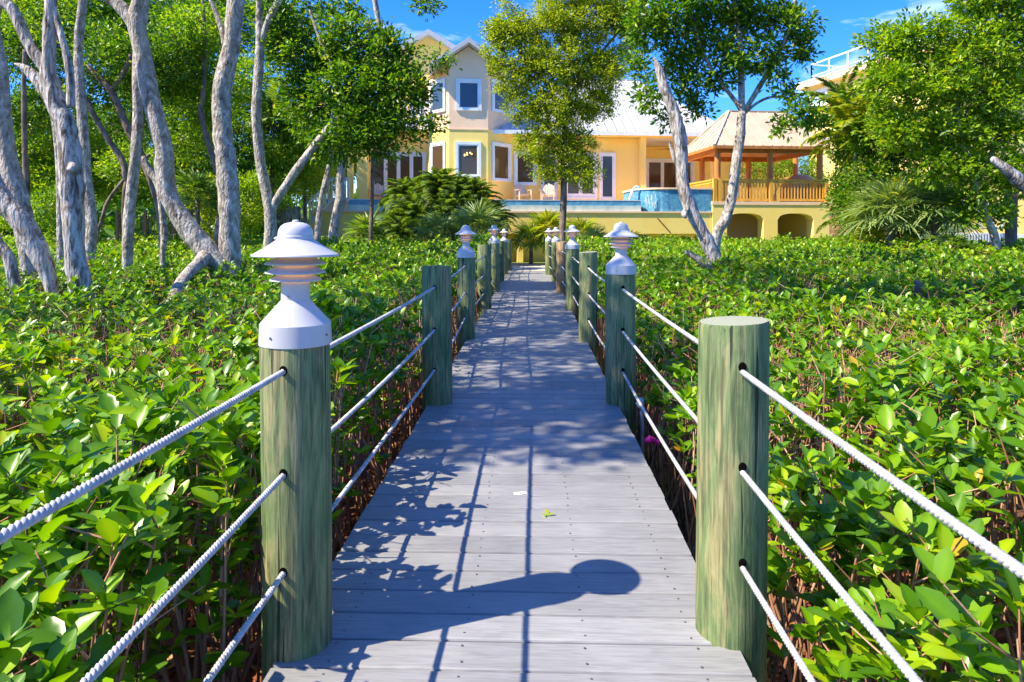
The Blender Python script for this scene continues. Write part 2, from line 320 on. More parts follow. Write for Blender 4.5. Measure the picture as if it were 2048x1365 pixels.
# ---------------------------------------------------------------- ground, water, path
def sm(a, b, x):
    t = np.clip((x-a)/(b-a), 0, 1); return t*t*(3-2*t)
def ground_z(x, y):
    x = np.asarray(x, float); y = np.asarray(y, float)
    far = sm(19.5, 23, y)
    z = -.60 + .05*np.sin(x*1.7+y*.9)*np.cos(y*1.3-x*.4) + .03*np.sin(x*4.1)*np.sin(y*3.7)
    z -= .16*np.exp(-((x-.95)/.55)**2)
    return z*(1-far) + far*(-.02)
gx = np.concatenate([np.linspace(-900,-60,8), np.linspace(-50,-12,16), np.linspace(-11.8,11.8,160), np.linspace(12,50,16), np.linspace(60,900,8)])
gy = np.concatenate([np.linspace(-300,-12,6), np.linspace(-10,30,240), np.linspace(31,70,16), np.linspace(80,1500,8)])
X, Y = np.meshgrid(gx, gy); Z = ground_z(X, Y); nx = len(gx); ny = len(gy)
ii = (np.arange(ny-1)[:, None]*nx+np.arange(nx-1)[None]).ravel()
me = np_mesh('ground', np.stack([X, Y, Z], -1).reshape(-1, 3), quads=np.stack([ii, ii+1, ii+1+nx, ii+nx], 1))
m = mat('mud_and_lawn', rough=.8); N_, L_, b_ = nodes(m); noisy(m, [(.022,.013,.008),(.10,.045,.018),(.22,.10,.04)], 6, bump=.8, bscale=14, dist=.04, rnd=False, pos=(.35,.7))
old = b_.inputs['Base Color'].links[0].from_socket; ge = N_.new('ShaderNodeNewGeometry'); sx = N_.new('ShaderNodeSeparateXYZ'); L_.new(ge.outputs['Position'], sx.inputs[0])
mr = N_.new('ShaderNodeMapRange'); mr.inputs[1].default_value = 20; mr.inputs[2].default_value = 23; L_.new(sx.outputs['Y'], mr.inputs[0])
n4 = N_.new('ShaderNodeTexNoise'); n4.inputs['Scale'].default_value = 3; r4 = N_.new('ShaderNodeValToRGB'); r4.color_ramp.elements[0].color = (.09,.17,.015,1); r4.color_ramp.elements[1].color = (.20,.30,.03,1); L_.new(ge.outputs['Position'], n4.inputs['Vector']); L_.new(n4.outputs['Fac'], r4.inputs[0])
mx = N_.new('ShaderNodeMix'); mx.data_type = 'RGBA'; L_.new(mr.outputs[0], mx.inputs[0]); L_.new(old, mx.inputs[6]); L_.new(r4.outputs[0], mx.inputs[7]); L_.new(mx.outputs[2], b_.inputs['Base Color'])
tag(link('ground', me, m), kind='structure')
w = MB().add([(.1,-6,-.66),(9,-6,-.66),(9,18,-.66),(.1,18,-.66)], [(0,1,2,3)]).build('water', M['water']); tag(w, kind='structure')
pm = MB(); pm.box(-1.1, .95, 21.05, 26.2, -.3, .012); tag(pm.build('path', M['sand']), kind='structure')
HF = Fr(P(1024, 460, 33), R(5.5)+YAW)         # frame of the yellow house, its pool and pavilion
# ---------------------------------------------------------------- boardwalk
DX0, DX1, PIT = -.76, .63, .1445
bw_ = thing('boardwalk', (0, 0, 0), 'long straight boardwalk of pale grey composite boards leading to the yellow house', 'boardwalk')
vs = []; qs = []; ti = []; prof = [(0,-.025),(0,-.007),(.0025,-.002),(.007,0),(.130,0),(.1345,-.002),(.137,-.007),(.137,-.025)]
y0 = 1.977-PIT*28; nb = int((21.05-y0)/PIT)
for k in range(nb):
    yb = y0+k*PIT; t = random.random(); e0 = DX0+random.uniform(-.004,.004); e1 = DX1+random.uniform(-.004,.004); dz = random.uniform(-.0012,.0012)
    n = len(vs)
    for xx in (e0, e1):
        for (a, z) in prof: vs.append((xx, yb+a, z+dz)); ti.append(t)
    for j in range(7): qs.append((n+j, n+8+j, n+9+j, n+j+1))
    qs += [(n+7, n+15, n+8, n), (n, n+1, n+6, n+7), (n+1, n+2, n+5, n+6), (n+2,n+3,n+4,n+5), (n+15, n+14, n+9, n+8), (n+14,n+13,n+10,n+9), (n+13,n+12,n+11,n+10)]
me = np_mesh('deck_boards', vs, quads=qs, tint=ti); me.polygons.foreach_set('use_smooth', [False]*len(me.polygons))
link('deck_boards', me, M['board'], bw_)
sc = MB()
for k in range(nb):
    yb = y0+k*PIT
    if yb < 1.2: continue
    for xx in (-.60, -.21, .165, .50):
        for q in (.028, .112):
            cx = xx+random.uniform(-.006,.006); cy = yb+q+random.uniform(-.005,.005)
            sc.lathe([(.0042,.0003),(.0036,.0022),(.0015,.0012),(0,.0012)], (cx, cy, 0), 7)
sc.build('screws', M['brass'], bw_)
M['joist'] = noisy(mat('rusty_timber', rough=.85), [(.10,.045,.025),(.24,.12,.06)], 6, (1,.2,1), bump=.4)
for xx in (-.72, -.21, .165, .585):
    jb = MB(); jb.box(xx-.02, xx+.02, y0, 21.0, -.22, -.028); jb.build('joist', M['joist'], bw_)
# ---------------------------------------------------------------- posts
def wood_post_mesh(r, h, below=.9, seed=0):
    rs = random.Random(seed); mb = MB(); n = 40; zs = [-below, -.2, 0, .2, .4, .6, .8, h-.012, h]
    vs = []; fs = []
    ph = [rs.uniform(0, 6) for _ in range(5)]
    for i, z in enumerate(zs):
        rr = r*(.975 if i == len(zs)-1 else 1)
        for k in range(n):
            a = 2*math.pi*k/n; q = rr*(1+.012*math.sin(2*a+ph[0])+.006*math.sin(5*a+ph[1]+z*3)+.004*math.sin(9*a+ph[2]))
            vs.append((q*math.cos(a)+.006*math.sin(z*2+ph[3]), q*math.sin(a), z + (.006*math.sin(a+ph[4]) if i >= len(zs)-2 else 0)))
    for i in range(len(zs)-1):
        for k in range(n): fs.append((i*n+k, i*n+(k+1) % n, (i+1)*n+(k+1) % n, (i+1)*n+k))
    mb.add(vs, fs); top = MB(); t0 = (len(zs)-1)*n
    top.add([vs[t0+k] for k in range(n)]+[(0, 0, h+.003)], [(k, (k+1) % n, n) for k in range(n)])
    return mb.mesh('post', True, 40), top.mesh('post_top')
RH = (.857, .553, .262)
def make_post(x, y, r, h, lamp, label, group, mt, seed):
    t = thing('lamp_post' if lamp else 'rope_post', (x, y, 0), label, 'lamp post' if lamp else 'post', group)
    a, b = wood_post_mesh(r, h, seed=seed)
    po = link('post', a, M[mt], t, True); link('post_top', b, M['endgrain'] if mt == 'post' else M['postbrown'], po)
    for z in RH:
        hb = MB(); hb.lathe([(0,.003),(.0105,.0025),(.0125,.001),(.013,-.004)], n=16)
        me = hb.mesh('rope_hole'); me.transform(Matrix.Translation((0, -r+.0, z+.001)) @ Matrix.Rotation(R(90), 4, 'X') @ Matrix.Scale(1.25, 4, (0,1,0)))
        link('rope_hole', me, M['hole'], po)
        me = hb.mesh('rope_hole'); me.transform(Matrix.Translation((0, r-.0, z+.001)) @ Matrix.Rotation(R(-90), 4, 'X'))
        link('rope_hole', me, M['hole'], po)
    if lamp:
        q = .000496; s = r/.105
        def zz(yz): return h-.002 + (825-yz)*q
        def rr(x): return x*q*s if x > 200 else x*q
        c = MB(); c.lathe([(rr(216), zz(832)), (rr(219), zz(828)), (rr(214), zz(702)), (rr(208), zz(694)), (rr(90), zz(560)), (rr(88), zz(556))], n=48); c.build('base_cap', M['white'], t, True, 28, True)
        k = MB(); k.lathe([(rr(88), zz(556)), (rr(88), zz(440))], n=40); ne = k.build('neck', M['white'], t, True, 28, True)
        sb = MB()
        for a_, z_, r_ in ((-1.9, 770, 215), (-.6, 765, 215), (1.0, 765, 215)): sb.lathe([(.0001, .0), (.003, 0), (.003, .003), (.0, .004)], (0,0,0), 8)
        sb = MB()
        for a_ in (-1.95, -.25, 1.4):
            rad = 217*q*s; sb.tube([(rad*.97*math.cos(a_), rad*.97*math.sin(a_), zz(768)), (rad*1.025*math.cos(a_), rad*1.025*math.sin(a_), zz(768))], .0035, 8)
        sb.tube([(88*q*.97*math.cos(-1.75), 88*q*.97*math.sin(-1.75), zz(530)), (88*q*1.06*math.cos(-1.75), 88*q*1.06*math.sin(-1.75), zz(530))], .003, 8)
        sb.build('screws', M['brass'], t, local=True)
        d = MB(); d.lathe([(.046, zz(440)), (.046, zz(270)), (0, zz(270))], n=32); d.build('diffuser', M['glow'], t, True, 30, True)
        for yb, rb, yt, rt in ((432, 157, 392, 96), (385, 184, 338, 104), (330, 186, 288, 108)):
            l = MB(); l.lathe([(rt*q, zz(yt)), (rb*q*.93, zz(yb-9)), (rb*q, zz(yb-2)), (rb*q, zz(yb+4)), (rb*q*.93, zz(yb+7)), (rt*q, zz(yt+26)), (rt*q, zz(yt))], n=48)
            l.build('louver', M['white'], t, True, 35, True)
        sh = MB(); sh.lathe([(.02, zz(255)), (250*q, zz(286)), (262*q, zz(286)), (266*q, zz(280)), (262*q, zz(272)), (200*q, zz(238)), (150*q, zz(206)), (118*q, zz(184)), (112*q, zz(176)), (112*q, zz(160)), (108*q, zz(155)),
            (107*q, zz(140)), (102*q, zz(118)), (90*q, zz(97)), (70*q, zz(82)), (45*q, zz(74)), (22*q, zz(71)), (20*q, zz(62)), (12*q, zz(57)), (0, zz(56))], n=48)
        sd = sh.build('shade', M['white'], t, True, 32, True)
        lg = MB()
        for a_ in (-2.75, -.35, 1.6):
            lg.tube([(110*q*math.cos(a_), 110*q*math.sin(a_), zz(172)), (124*q*math.cos(a_), 124*q*math.sin(a_), zz(180))], .006, 10)
        lg.build('thumb_screws', M['white'], t, local=True)
    return t
LP = [(2.10,-.734,.1055,.927,1,'nearest lamp post on the left with a large white tiered lamp on green wood'),
      (5.02,-.703,.108,1.008,0,'flat topped green post behind the nearest white lamp on the left'),
      (8.0,-.778,.106,.955,1,'second lamp post of the left rope railing, leafy twig beside it'),
      (11.0,-.765,.112,1.03,0,'flat topped post between the second and third lamps of the left railing'),
      (14.0,-.780,.112,1.0,1,'third lamp post of the left railing, before the palms'),
      (17.0,-.785,.100,1.0,0,'slim flat post squeezed between the third and fourth lamps on the left'),
      (19.6,-.800,.105,.93,1,'farthest small lamp post at the left end of the boardwalk'),
      (21.2,-.730,.100,.97,0,'last flat post where the left railing meets the sandy path')]
RP = [(2.20,.638,.110,.985,0,'nearest thick green post on the right with pale sawn top'),
      (5.05,.655,.110,.955,1,'nearest lamp post on the right with swirled grey grain and conduit'),
      (7.85,.640,.106,1.02,0,'dark flat topped post behind the nearest right hand lamp'),
      (10.9,.640,.110,.975,1,'second lamp post of the right railing beside the brown post'),
      (13.9,.600,.112,1.03,0,'fresh brown timber post on the right, unlike the green ones'),
      (16.8,.590,.112,.97,1,'third lamp post of the right railing just past the brown post'),
      (19.4,.480,.105,.95,1,'farthest lamp post at the right end of the boardwalk')]
for i, (y, x, r, h, l, lab) in enumerate(LP): make_post(x, y, r, h, l, lab, 'lamp posts of the boardwalk' if l else 'plain rope posts', 'post', i)
for i, (y, x, r, h, l, lab) in enumerate(RP): make_post(x, y, r, h, l, lab, 'lamp posts of the boardwalk' if l else 'plain rope posts', 'postbrown' if i == 4 else 'post', i+20)
# ---------------------------------------------------------------- ropes threaded through the posts
def rope(nodes_, z, label, zn):
    # nodes_: list (x, y); sag between
    pts = []
    for (xa, ya), (xb, yb) in zip(nodes_[:-1], nodes_[1:]):
        sg = .018*random.uniform(.3, 1.8)
        n = max(2, int((yb-ya)/(.0065 if ya < 6 else .12)))
        for k in range(n):
            t = k/n; pts.append((xa+(xb-xa)*t, ya+(yb-ya)*t, z-sg*4*t*(1-t)))
    pts.append((*nodes_[-1], z))
    mb = MB(); near = [p for p in pts if p[1] < 8.1]; far = [p for p in pts if p[1] >= 8.0]
    A = np.array(near); n = len(A); nsd = 6; arc = np.concatenate([[0], np.cumsum(np.linalg.norm(np.diff(A, axis=0), axis=1))])
    V = []; Q = []
    for st in range(3):
        ph = arc/.036*2*math.pi+st*2*math.pi/3; off = np.stack([np.cos(ph)*.0037, np.zeros(n), np.sin(ph)*.0037], 1); C = A+off
        base = len(V)*0+st*n*nsd
        rg = []
        for k in range(nsd):
            a = 2*math.pi*k/nsd; rg.append(C+np.array([math.cos(a)*.0060, 0, math.sin(a)*.0060]))
        V.append(np.stack(rg, 1).reshape(-1, 3)); i = base+np.arange(n-1)[:, None]*nsd
        for k in range(nsd): Q.append(i+[k, (k+1) % nsd, nsd+(k+1) % nsd, nsd+k])
    V = np.concatenate(V); Q = np.concatenate(Q)
    F = np.array(far); m_ = len(F); b0 = len(V)
    V = np.concatenate([V, np.stack([F+np.array([math.cos(2*math.pi*k/8)*.0095, 0, math.sin(2*math.pi*k/8)*.0095]) for k in range(8)], 1).reshape(-1, 3)])
    i = b0+np.arange(m_-1)[:, None]*8; Q = np.concatenate([Q]+[i+[k, (k+1) % 8, 8+(k+1) % 8, 8+k] for k in range(8)])
    o = link('rope', np_mesh('rope', V, quads=Q), M['rope']); tag(o, label, 'rope', 'white ropes of the railings'); recenter(o)
ll = [(-.742, -1.2)]+[(x, y) for (y, x, *_r) in LP]; rl = [(.642, -1.2)]+[(x, y) for (y, x, *_r) in RP]
for z, w_ in zip(RH, ('top', 'middle', 'bottom')):
    rope(ll, z, w_+' twisted white rope of the left railing', z); rope(rl, z-.012, w_+' twisted white rope of the right railing', z)
# ---------------------------------------------------------------- small things near the boardwalk
lf = leaf_mesh('fallen_leaf', np.array([[.055,4.13,0],[.075,4.15,0],[.05,4.16,0]])*[1,.735,1]+[0,0,.006], np.array([[1,.3,.2],[-.4,1,.3],[.2,-1,.25]]), np.array([[0,0,1.]]*3), np.array([.05,.045,.04]), np.array([.018,.018,.015]), 1, tint=np.array([.9,.97,.8]))
tag(recenter(link('fallen_leaf', lf, M['mid'])), 'small yellow green leaf sprig lying on the sunlit boards', 'leaf')
sp = MB(); 
for (ax, ay, rr_) in ((0,0,.017),(.022,.006,.014),(-.02,-.004,.012),(.038,-.01,.006),(.01,.014,.009)):
    sp.lathe([(rr_, 0), (rr_*.7, .0012), (0, .0015)], (-.058+ax, 3.30+ay, .0012), 12)
tag(recenter(sp.build('bird_dropping', M['spot'])), 'small white splash of bird dropping on the grey boards', 'stain')
cd = MB(); cd.tube([(.80,4.98,-.7), (.80,4.97,-.15), (.79,4.96,-.02), (.755,4.95,.03)], .012, 10); cd.tube([(.79,4.96,-.02), (.79,4.955,.06)], .02, 10)
tag(recenter(cd.build('conduit_pipe', M['pvc'], smooth=True)), 'short grey conduit pipe on the side of the nearest right lamp post', 'pipe')
pk = MB(); pk.tube([(.70,4.2,-.02),(.72,4.19,.0),(.75,4.2,-.012)], [.018,.022,.014], 6); pk.tube([(.74,4.2,-.015),(.77,4.21,-.03)], [.012,.02], 5)
tag(recenter(pk.build('marking_tape', M['pink'])), 'bright pink scrap of tape beside the right boardwalk edge', 'tape')
# ---------------------------------------------------------------- mangrove thicket
def hedge_top(x, y):
    ax = np.abs(x+.06)
    h = .42 + .38*sm(2, 22, y) + .05*np.sin(x*2.3+y*1.1)+.05*np.sin(y*2.7-x*1.3)+.04*np.sin(x*.8-y*.6)
    h += np.where(x < 0, .11*(1-sm(1.2, 2.0, ax)), -.22*(1-sm(.85, 1.35, ax)))
    return h
def thicket():
    LO = {0: [], 1: []}; ST = [[], [], [], []]
    for (ya, yb, dens, det, ls, ntip) in ((.2, 6.5, 44, 1, .95, 5), (6.5, 13, 36, 0, 1.1, 5), (13, 25.2, 22, 0, 1.35, 5)):
        for side in (-1, 1):
            x1 = 1.0*yb*.80+1.2 if yb < 8 else (yb*.8+1.5)
            x0 = .93 if side > 0 else .90
            if side > 0: x0 = .90
            n = int((x1-x0)*(yb-ya)*dens)
            x = side*(x0+RG.random(n)*(x1-x0)) - (.06 if side < 0 else .02); y = ya+RG.random(n)*(yb-ya)
            keep = np.abs(x) < y*.8+1.6; keep &= ~((y > 21.5) & (np.abs(x) < 1.6)); x = x[keep]; y = y[keep]
            if side < 0 and det == 1:
                xe = -.96-.5*RG.random(60); ye = 1.2+3.6*RG.random(60); x = np.concatenate([x, xe]); y = np.concatenate([y, ye])
            # thin patches where brown stems show
            pat = np.sin(x*1.3+.5+.8*np.sin(y*.9))*np.sin(y*1.7+x*.6)+.5*np.sin(x*3.1-y*2.3)
            keep = RG.random(len(x)) > .1; x = x[keep]; y = y[keep]; n = len(x)
            g = ground_z(x, y); h = hedge_top(x, y)+RG.normal(0, .07, n)
            base = np.stack([x, y, g-.02], 1); top = np.stack([x+RG.normal(0, .10, n), y+RG.normal(0, .10, n), h], 1)
            # keep tops outside of the walk
            top[:, 0] = np.where(top[:, 0] > 0, np.maximum(top[:, 0], .84+.1*RG.random(n)), np.minimum(top[:, 0], -.92-.08*RG.random(n)))
            mid = base+(top-base)*(.5+.15*RG.random(n))[:, None]+RG.normal(0, .035, (n, 3))*[1,1,0]
            ST[0] += [base, mid]; ST[1] += [mid, top]; ST[2] += [np.full(n, .0065), np.full(n, .005)]; ST[3] += [np.full(n, .005), np.full(n, .003)]
            pat2 = (np.sin(x*1.3+.5+.8*np.sin(y*.9))*np.sin(y*1.7+x*.6)+.5*np.sin(x*3.1-y*2.3)); vig = .5+.5*np.sin(x*.9+y*.35)*np.cos(y*.55-x*.2)
            # side twigs
            for k in range(ntip):
                t = (.25 + .75*RG.random(n))[:, None]; st = mid+(top-mid)*t
                an = RG.random(n)*2*math.pi; ln = .07+.13*RG.random(n)
                tip = st+np.stack([np.cos(an)*ln, np.sin(an)*ln, .04+.12*RG.random(n)], 1); bare = RG.random(n) < np.clip(.03+.42*(pat2 > .25)*sm(2.4, 4.2, y)*(1-sm(8, 11, y)), 0, 1)
                if k == 0: tip = top
                else:
                    ST[0].append(st); ST[1].append(tip); ST[2].append(np.full(n, .0032)); ST[3].append(np.full(n, .0022))
                tip[:, 0] = np.where(tip[:, 0] > 0, np.maximum(tip[:, 0], .80+.06*RG.random(n)), np.minimum(tip[:, 0], -.90-.06*RG.random(n)))
                nl = 7 if yb < 14 else 5
                for j in range(nl):
                    a2 = RG.random()*.5+j*2*math.pi/nl*1.618+RG.random(n)*1.2; el = R(8)+R(62)*RG.random(n)**1.1
                    keep = (RG.random(n) < .9) & ~bare
                    d = np.stack([np.cos(a2)*np.cos(el), np.sin(a2)*np.cos(el), np.sin(el)], 1)
                    up = np.stack([-np.cos(a2)*np.sin(el)*.8, -np.sin(a2)*np.sin(el)*.8, np.cos(el)+.3], 1)+RG.normal(0, .28, (n, 3))
                    l = (.050+.058*RG.random(n))*ls*np.where(y < 6.5, 1.08-.1*sm(2.5, 5.5, y), 1)
                    o = tip-d*.004-np.array([0,0,1])*(RG.random(n)*.05)[:, None]
                    tn = np.clip(RG.random(n)**1.3*.6+.22*(k == 0)*RG.random(n)+.22*vig+.16*sm(8, 20, y), 0, .96); tn = np.where(RG.random(n) < .012, .97+.03*RG.random(n), tn)  # tint also rises with distance: grazing sun on far leaves put into their colour
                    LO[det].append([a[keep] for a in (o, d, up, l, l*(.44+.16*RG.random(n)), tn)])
            # lower leaves on the outside of the thicket facing the walk
            sel = np.abs(x) < 1.7
            if det == 1 and sel.any():
                xs = np.repeat(x[sel], 3); ys = np.repeat(y[sel], 3); m_ = len(xs)
                o = np.stack([xs*(.93+.1*RG.random(m_)), ys+RG.normal(0, .08, m_), -.15+RG.random(m_)*.5], 1)
                o[:, 0] = np.where(o[:, 0] > 0, np.maximum(o[:, 0], .84), np.minimum(o[:, 0], -.92))
                for j in range(4):
                    a2 = RG.random(m_)*6.28; el = R(50)*RG.random(m_); d = np.stack([np.cos(a2)*np.cos(el), np.sin(a2)*np.cos(el), np.sin(el)], 1)
                    l = .055+.045*RG.random(m_); LO[1].append([o, d, np.array([0,0,1.])+RG.normal(0, .4, (m_, 3)), l, l*.45, RG.random(m_)*.8])
    th = thing('mangrove_thicket', (0, 12, -.6), 'low dense mangrove thicket with glossy leaves and bare brown stems on both sides of the boardwalk', 'mangrove')
    tag(th, kind='stuff')
    for det in (1, 0):
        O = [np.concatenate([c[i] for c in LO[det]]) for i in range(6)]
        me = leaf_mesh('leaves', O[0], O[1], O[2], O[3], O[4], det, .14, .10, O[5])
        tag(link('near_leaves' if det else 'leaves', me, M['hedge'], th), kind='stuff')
        print('thicket leaves', det, len(O[0]))
    me = sticks_mesh('stems', np.concatenate(ST[0]), np.concatenate(ST[1]), np.concatenate(ST[2]), np.concatenate(ST[3]), n=4)
    tag(link('stems', me, M['twig'], th), kind='stuff')
    n = 10000; x = np.where(RG.random(n) < .5, -1, 1)*(1.0+RG.random(n)*6.5); y = 2.2+RG.random(n)*9
    kp = (RG.random(n) < np.where(np.sin(x*1.3+.5+.8*np.sin(y*.9))*np.sin(y*1.7+x*.6)+.5*np.sin(x*3.1-y*2.3) > .1, .9, .12)) & (np.abs(x) < y*.8+1.6); x = x[kp]; y = y[kp]; n = len(x)
    h = hedge_top(x, y); a = np.stack([x, y, h-.32-.1*RG.random(n)], 1); b = a+np.stack([RG.normal(0, .10, n), RG.normal(0, .10, n), .27+.18*RG.random(n)], 1)
    tag(link('bare_twigs', sticks_mesh('bare_twigs', a, b, .005, .0035, n=4), M['twig'], th), kind='stuff')
    # prop roots near the walk
    n = 1500; x = np.where(RG.random(n) < .5, -1, 1)*(.95+RG.random(n)*1.8); y = .8+RG.random(n)*8; g = ground_z(x, y); a = RG.random(n)*6.28
    p0 = np.stack([x+np.cos(a)*.2, y+np.sin(a)*.2, g-.02], 1); p1 = np.stack([x+np.cos(a)*.09, y+np.sin(a)*.09, g+.22+RG.random(n)*.12], 1); p2 = np.stack([x, y, g+.38+RG.random(n)*.25], 1)
    p0[:, 0] = np.where(p0[:, 0] > 0, np.maximum(p0[:, 0], .76), np.minimum(p0[:, 0], -.86))
    tag(link('prop_roots', sticks_mesh('prop_roots', np.concatenate([p0, p1]), np.concatenate([p1, p2]), .008, .0065, n=5), M['twig'], th), kind='stuff')
thicket()
n = 9000; x = np.where(RG.random(n) < .6, -1, 1)*(.55+RG.random(n)**1.5*2.6); y = .8+RG.random(n)*9; a = RG.random(n)*6.28
me = leaf_mesh('leaf_litter', np.stack([x, y, ground_z(x, y)+.012+RG.random(n)*.02], 1), np.stack([np.cos(a), np.sin(a), RG.normal(0, .15, n)], 1), np.array([0,0,1.])+RG.normal(0, .3, (n, 3)), .06+.05*RG.random(n), .028+.014*RG.random(n), 1, .1, .15)
tag(link('leaf_litter', me, M['litter']), 'red brown fallen leaves on the mud beneath the mangroves', 'leaf litter', kind='stuff')
# ---------------------------------------------------------------- trees
def smooth_path(pts, rad, k=5):
    P_ = [Vector(p) for p in pts]; o = []; r = []
    for i in range(len(P_)-1):
        p0 = P_[max(i-1, 0)]; p1 = P_[i]; p2 = P_[i+1]; p3 = P_[min(i+2, len(P_)-1)]
        for j in range(k):
            t = j/k
            o.append(.5*((2*p1)+(-p0+p2)*t+(2*p0-5*p1+4*p2-p3)*t*t+(-p0+3*p1-3*p2+p3)*t**3)); r.append(rad[i]+(rad[i+1]-rad[i])*t)
    o.append(P_[-1]); r.append(rad[-1]); return o, r
def limb(mb, pts, D, n=14, noise=.10, k=6):
    # pts: (px, py, radius_px[, extra depth]) measured at depth D
    w = [P(p[0], p[1], D+(p[3] if len(p) > 3 else 0)) for p in pts]; rr = [.92*p[2]*(D+(p[3] if len(p) > 3 else 0))/FPX for p in pts]
    a, b = smooth_path(w, rr, k); b = [q*(1+.025*math.sin(i*.9+len(b))+random.uniform(-.015,.015)+(random.uniform(.06,.12) if random.random() < .05 else 0)) for i, q in enumerate(b)]; mb.tube(a, b, n, noise, ph=random.random()*6); return w
def crown_arrays(blobs, per, leaf, spread=.30, flat=.75):
    O = []; Dv = []; A = []; B = []
    for (c, r, dens) in blobs:
        c = np.array(c); r = np.array(r); vol = r[0]*r[1]*r[2]*4.19
        nc = max(5, int(vol**.72*per*dens*1.9)); u = nrm(RG.normal(0, 1, (nc, 3))); rad = RG.random(nc)**.45
        cc = c+u*rad[:, None]*r
        A.append(np.tile(c, (nc, 1))*.35+cc*.65+RG.normal(0, .05, (nc, 3))); B.append(cc)
        m_ = 34; k = np.repeat(np.arange(nc), m_); sz = (spread*(.55+.9*RG.random(nc)))[k][:, None]
        off = nrm(RG.normal(0, 1, (len(k), 3)))*(RG.random(len(k))**.6)[:, None]*[1,1,flat]
        O.append(cc[k]+off*sz); dd = off+RG.normal(0, .55, (len(k), 3))+u[k]*.35+[0,0,.12]; Dv.append(dd)
    return np.concatenate(O), np.concatenate(Dv), np.concatenate(A), np.concatenate(B)
def crown(parent, blobs, per, leaf, mt, spread=.3, wr=.45, tw=True, trunkmat='bark_brown'):
    O, Dv, A, B = crown_arrays(blobs, per, leaf, spread); n = len(O)
    up = np.array([0,0,1.])+RG.normal(0, .6, (n, 3)); l = leaf*(.7+.6*RG.random(n))
    me = leaf_mesh('crown', O, Dv, up, l, l*wr, 0, .15, .1); o = link('crown', me, M[mt], parent)
    if tw: tag(link('twigs', sticks_mesh('twigs', A, B, .012, .004, n=3), M[trunkmat], parent), kind='stuff')
    return n
def B_(px, py, D, rx, ry, rd=None, dens=1):  # a crown blob given by its place in view and depth
    p = P(px, py, D); s = D/FPX; return ((p.x, p.y, p.z), (rx*s, (rd if rd else (rx+ry)/2*s), ry*s), dens)
TOT = 0
def tree(name, base, label, cat, parts, blobs=(), per=22, leaf=.09, leafm='mid', group=None, spread=.3, barkm='bark', twm='bark_brown', noise=.10, wr=.45):
    global TOT
    # base: (px, py, D); parts: list of (name, D, pts)
    p = P(*base); g = float(ground_z(p.x, p.y)); t = thing(name, (p.x, p.y, g), label, cat, group)
    for (nm, D, pts) in parts:
        mb = MB(); limb(mb, pts, D, noise=noise); link(nm, mb.mesh(nm, True), M[barkm], t)
    if blobs: TOT += crown(t, list(blobs), per, leaf, leafm, spread, trunkmat=twm, wr=wr)
    return t
def down(x, y, r, D, dx=0):                 # a point on the ground below a trunk seen at (x, y)
    p = P(x, y, D); g = float(ground_z(p.x, p.y))-.12; return (x+dx, HY+(CH-g)*FPX/D, r)
def wb(x, y, z, rx, ry, rz, dens=1): return ((x, y, z), (rx, ry, rz), dens)
# --- the grove on the left (tall crowns above the frame shade the walk)
tree('mangrove_tree', (60,545,9.5), 'grey trunk rising at the left edge of the grove', 'tree',
     [('trunk', 9.5, [down(62,545,19,9.5,8), (60,545,17), (45,430,20), (20,340,20), (6,250,18), (-6,130,18), (-30,0,16), (-90,-200,12)]),
      ('branch', 9.5, [(-20,60,12), (20,-80,9), (60,-200,6)])],
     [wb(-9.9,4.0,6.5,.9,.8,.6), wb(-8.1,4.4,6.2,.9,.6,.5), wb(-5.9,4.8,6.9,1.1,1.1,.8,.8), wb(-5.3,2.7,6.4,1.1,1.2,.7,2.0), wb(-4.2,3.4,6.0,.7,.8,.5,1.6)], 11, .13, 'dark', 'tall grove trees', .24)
tree('leaning_mangrove_tree', (105,588,8), 'leaning weathered trunk slanting down from the left frame edge', 'tree',
     [('trunk', 8, [down(112,588,14,8,14), (105,588,13), (75,500,20), (40,440,22), (0,395,22), (-40,330,22), (-120,180,18), (-200,0,12)]),
      ('root', 8, [(-60,300,8), (-10,470,10), (25,545,12), down(45,600,14,8)])], 
     [wb(-10.5,4.6,5.5,.8,.9,.6)], 14, .10, 'dark', 'tall grove trees', barkm='bark_grey', noise=.16)
tree('forked_mangrove_tree', (165,590,8), 'pale stout trunk with a broken snag and three rising limbs', 'tree',
     [('trunk', 8, [down(175,590,26,8,6), (165,590,23), (150,520,22), (146,420,21), (141,330,23), (131,250,22), (115,215,20), (98,160,17), (98,113,14), (100,45,12), (102,-20,11), (100,-200,8)]),
      ('snag', 8, [(128,240,18), (100,195,15), (75,160,13), (52,138,8), (30,128,2)]),
      ('branch', 8, [(110,180,13), (91,136,13), (59,91,12), (27,23,11), (0,-10,10), (-60,-120,7)]),
      ('branch', 8, [(142,215,9), (141,160,8), (132,104,8), (109,23,7), (96,-30,6), (80,-150,4)]),
      ('knot', 8, [(146,330,10), (143,338,9,-.22), (142,340,3,-.27)])],
     [wb(-5.9,6.2,7.2,1.2,1.3,.9), wb(-5.2,8.2,6.6,1.1,1.4,.9), wb(-4.6,7.0,6.0,.6,.8,.5)], 8, .13, 'dark', 'tall grove trees', .24, barkm='bark_grey', noise=.14)
tree('mangrove_tree', (179,536,12.5), 'slender straight trunk just right of the forked pale trunk', 'tree',
     [('trunk', 12.5, [down(180,536,12,12.5), (179,536,11), (184,450,11), (175,363,10), (168,272,10), (159,159,10), (157,91,9), (166,0,9), (172,-120,7)]),
      ('trunk', 12.8, [down(122,500,8,12.8), (121,430,7), (117,330,6), (112,270,6), (100,180,5)])],
     [B_(60,20,13.5,70,50)], 20, .095, 'mid', 'tall grove trees')
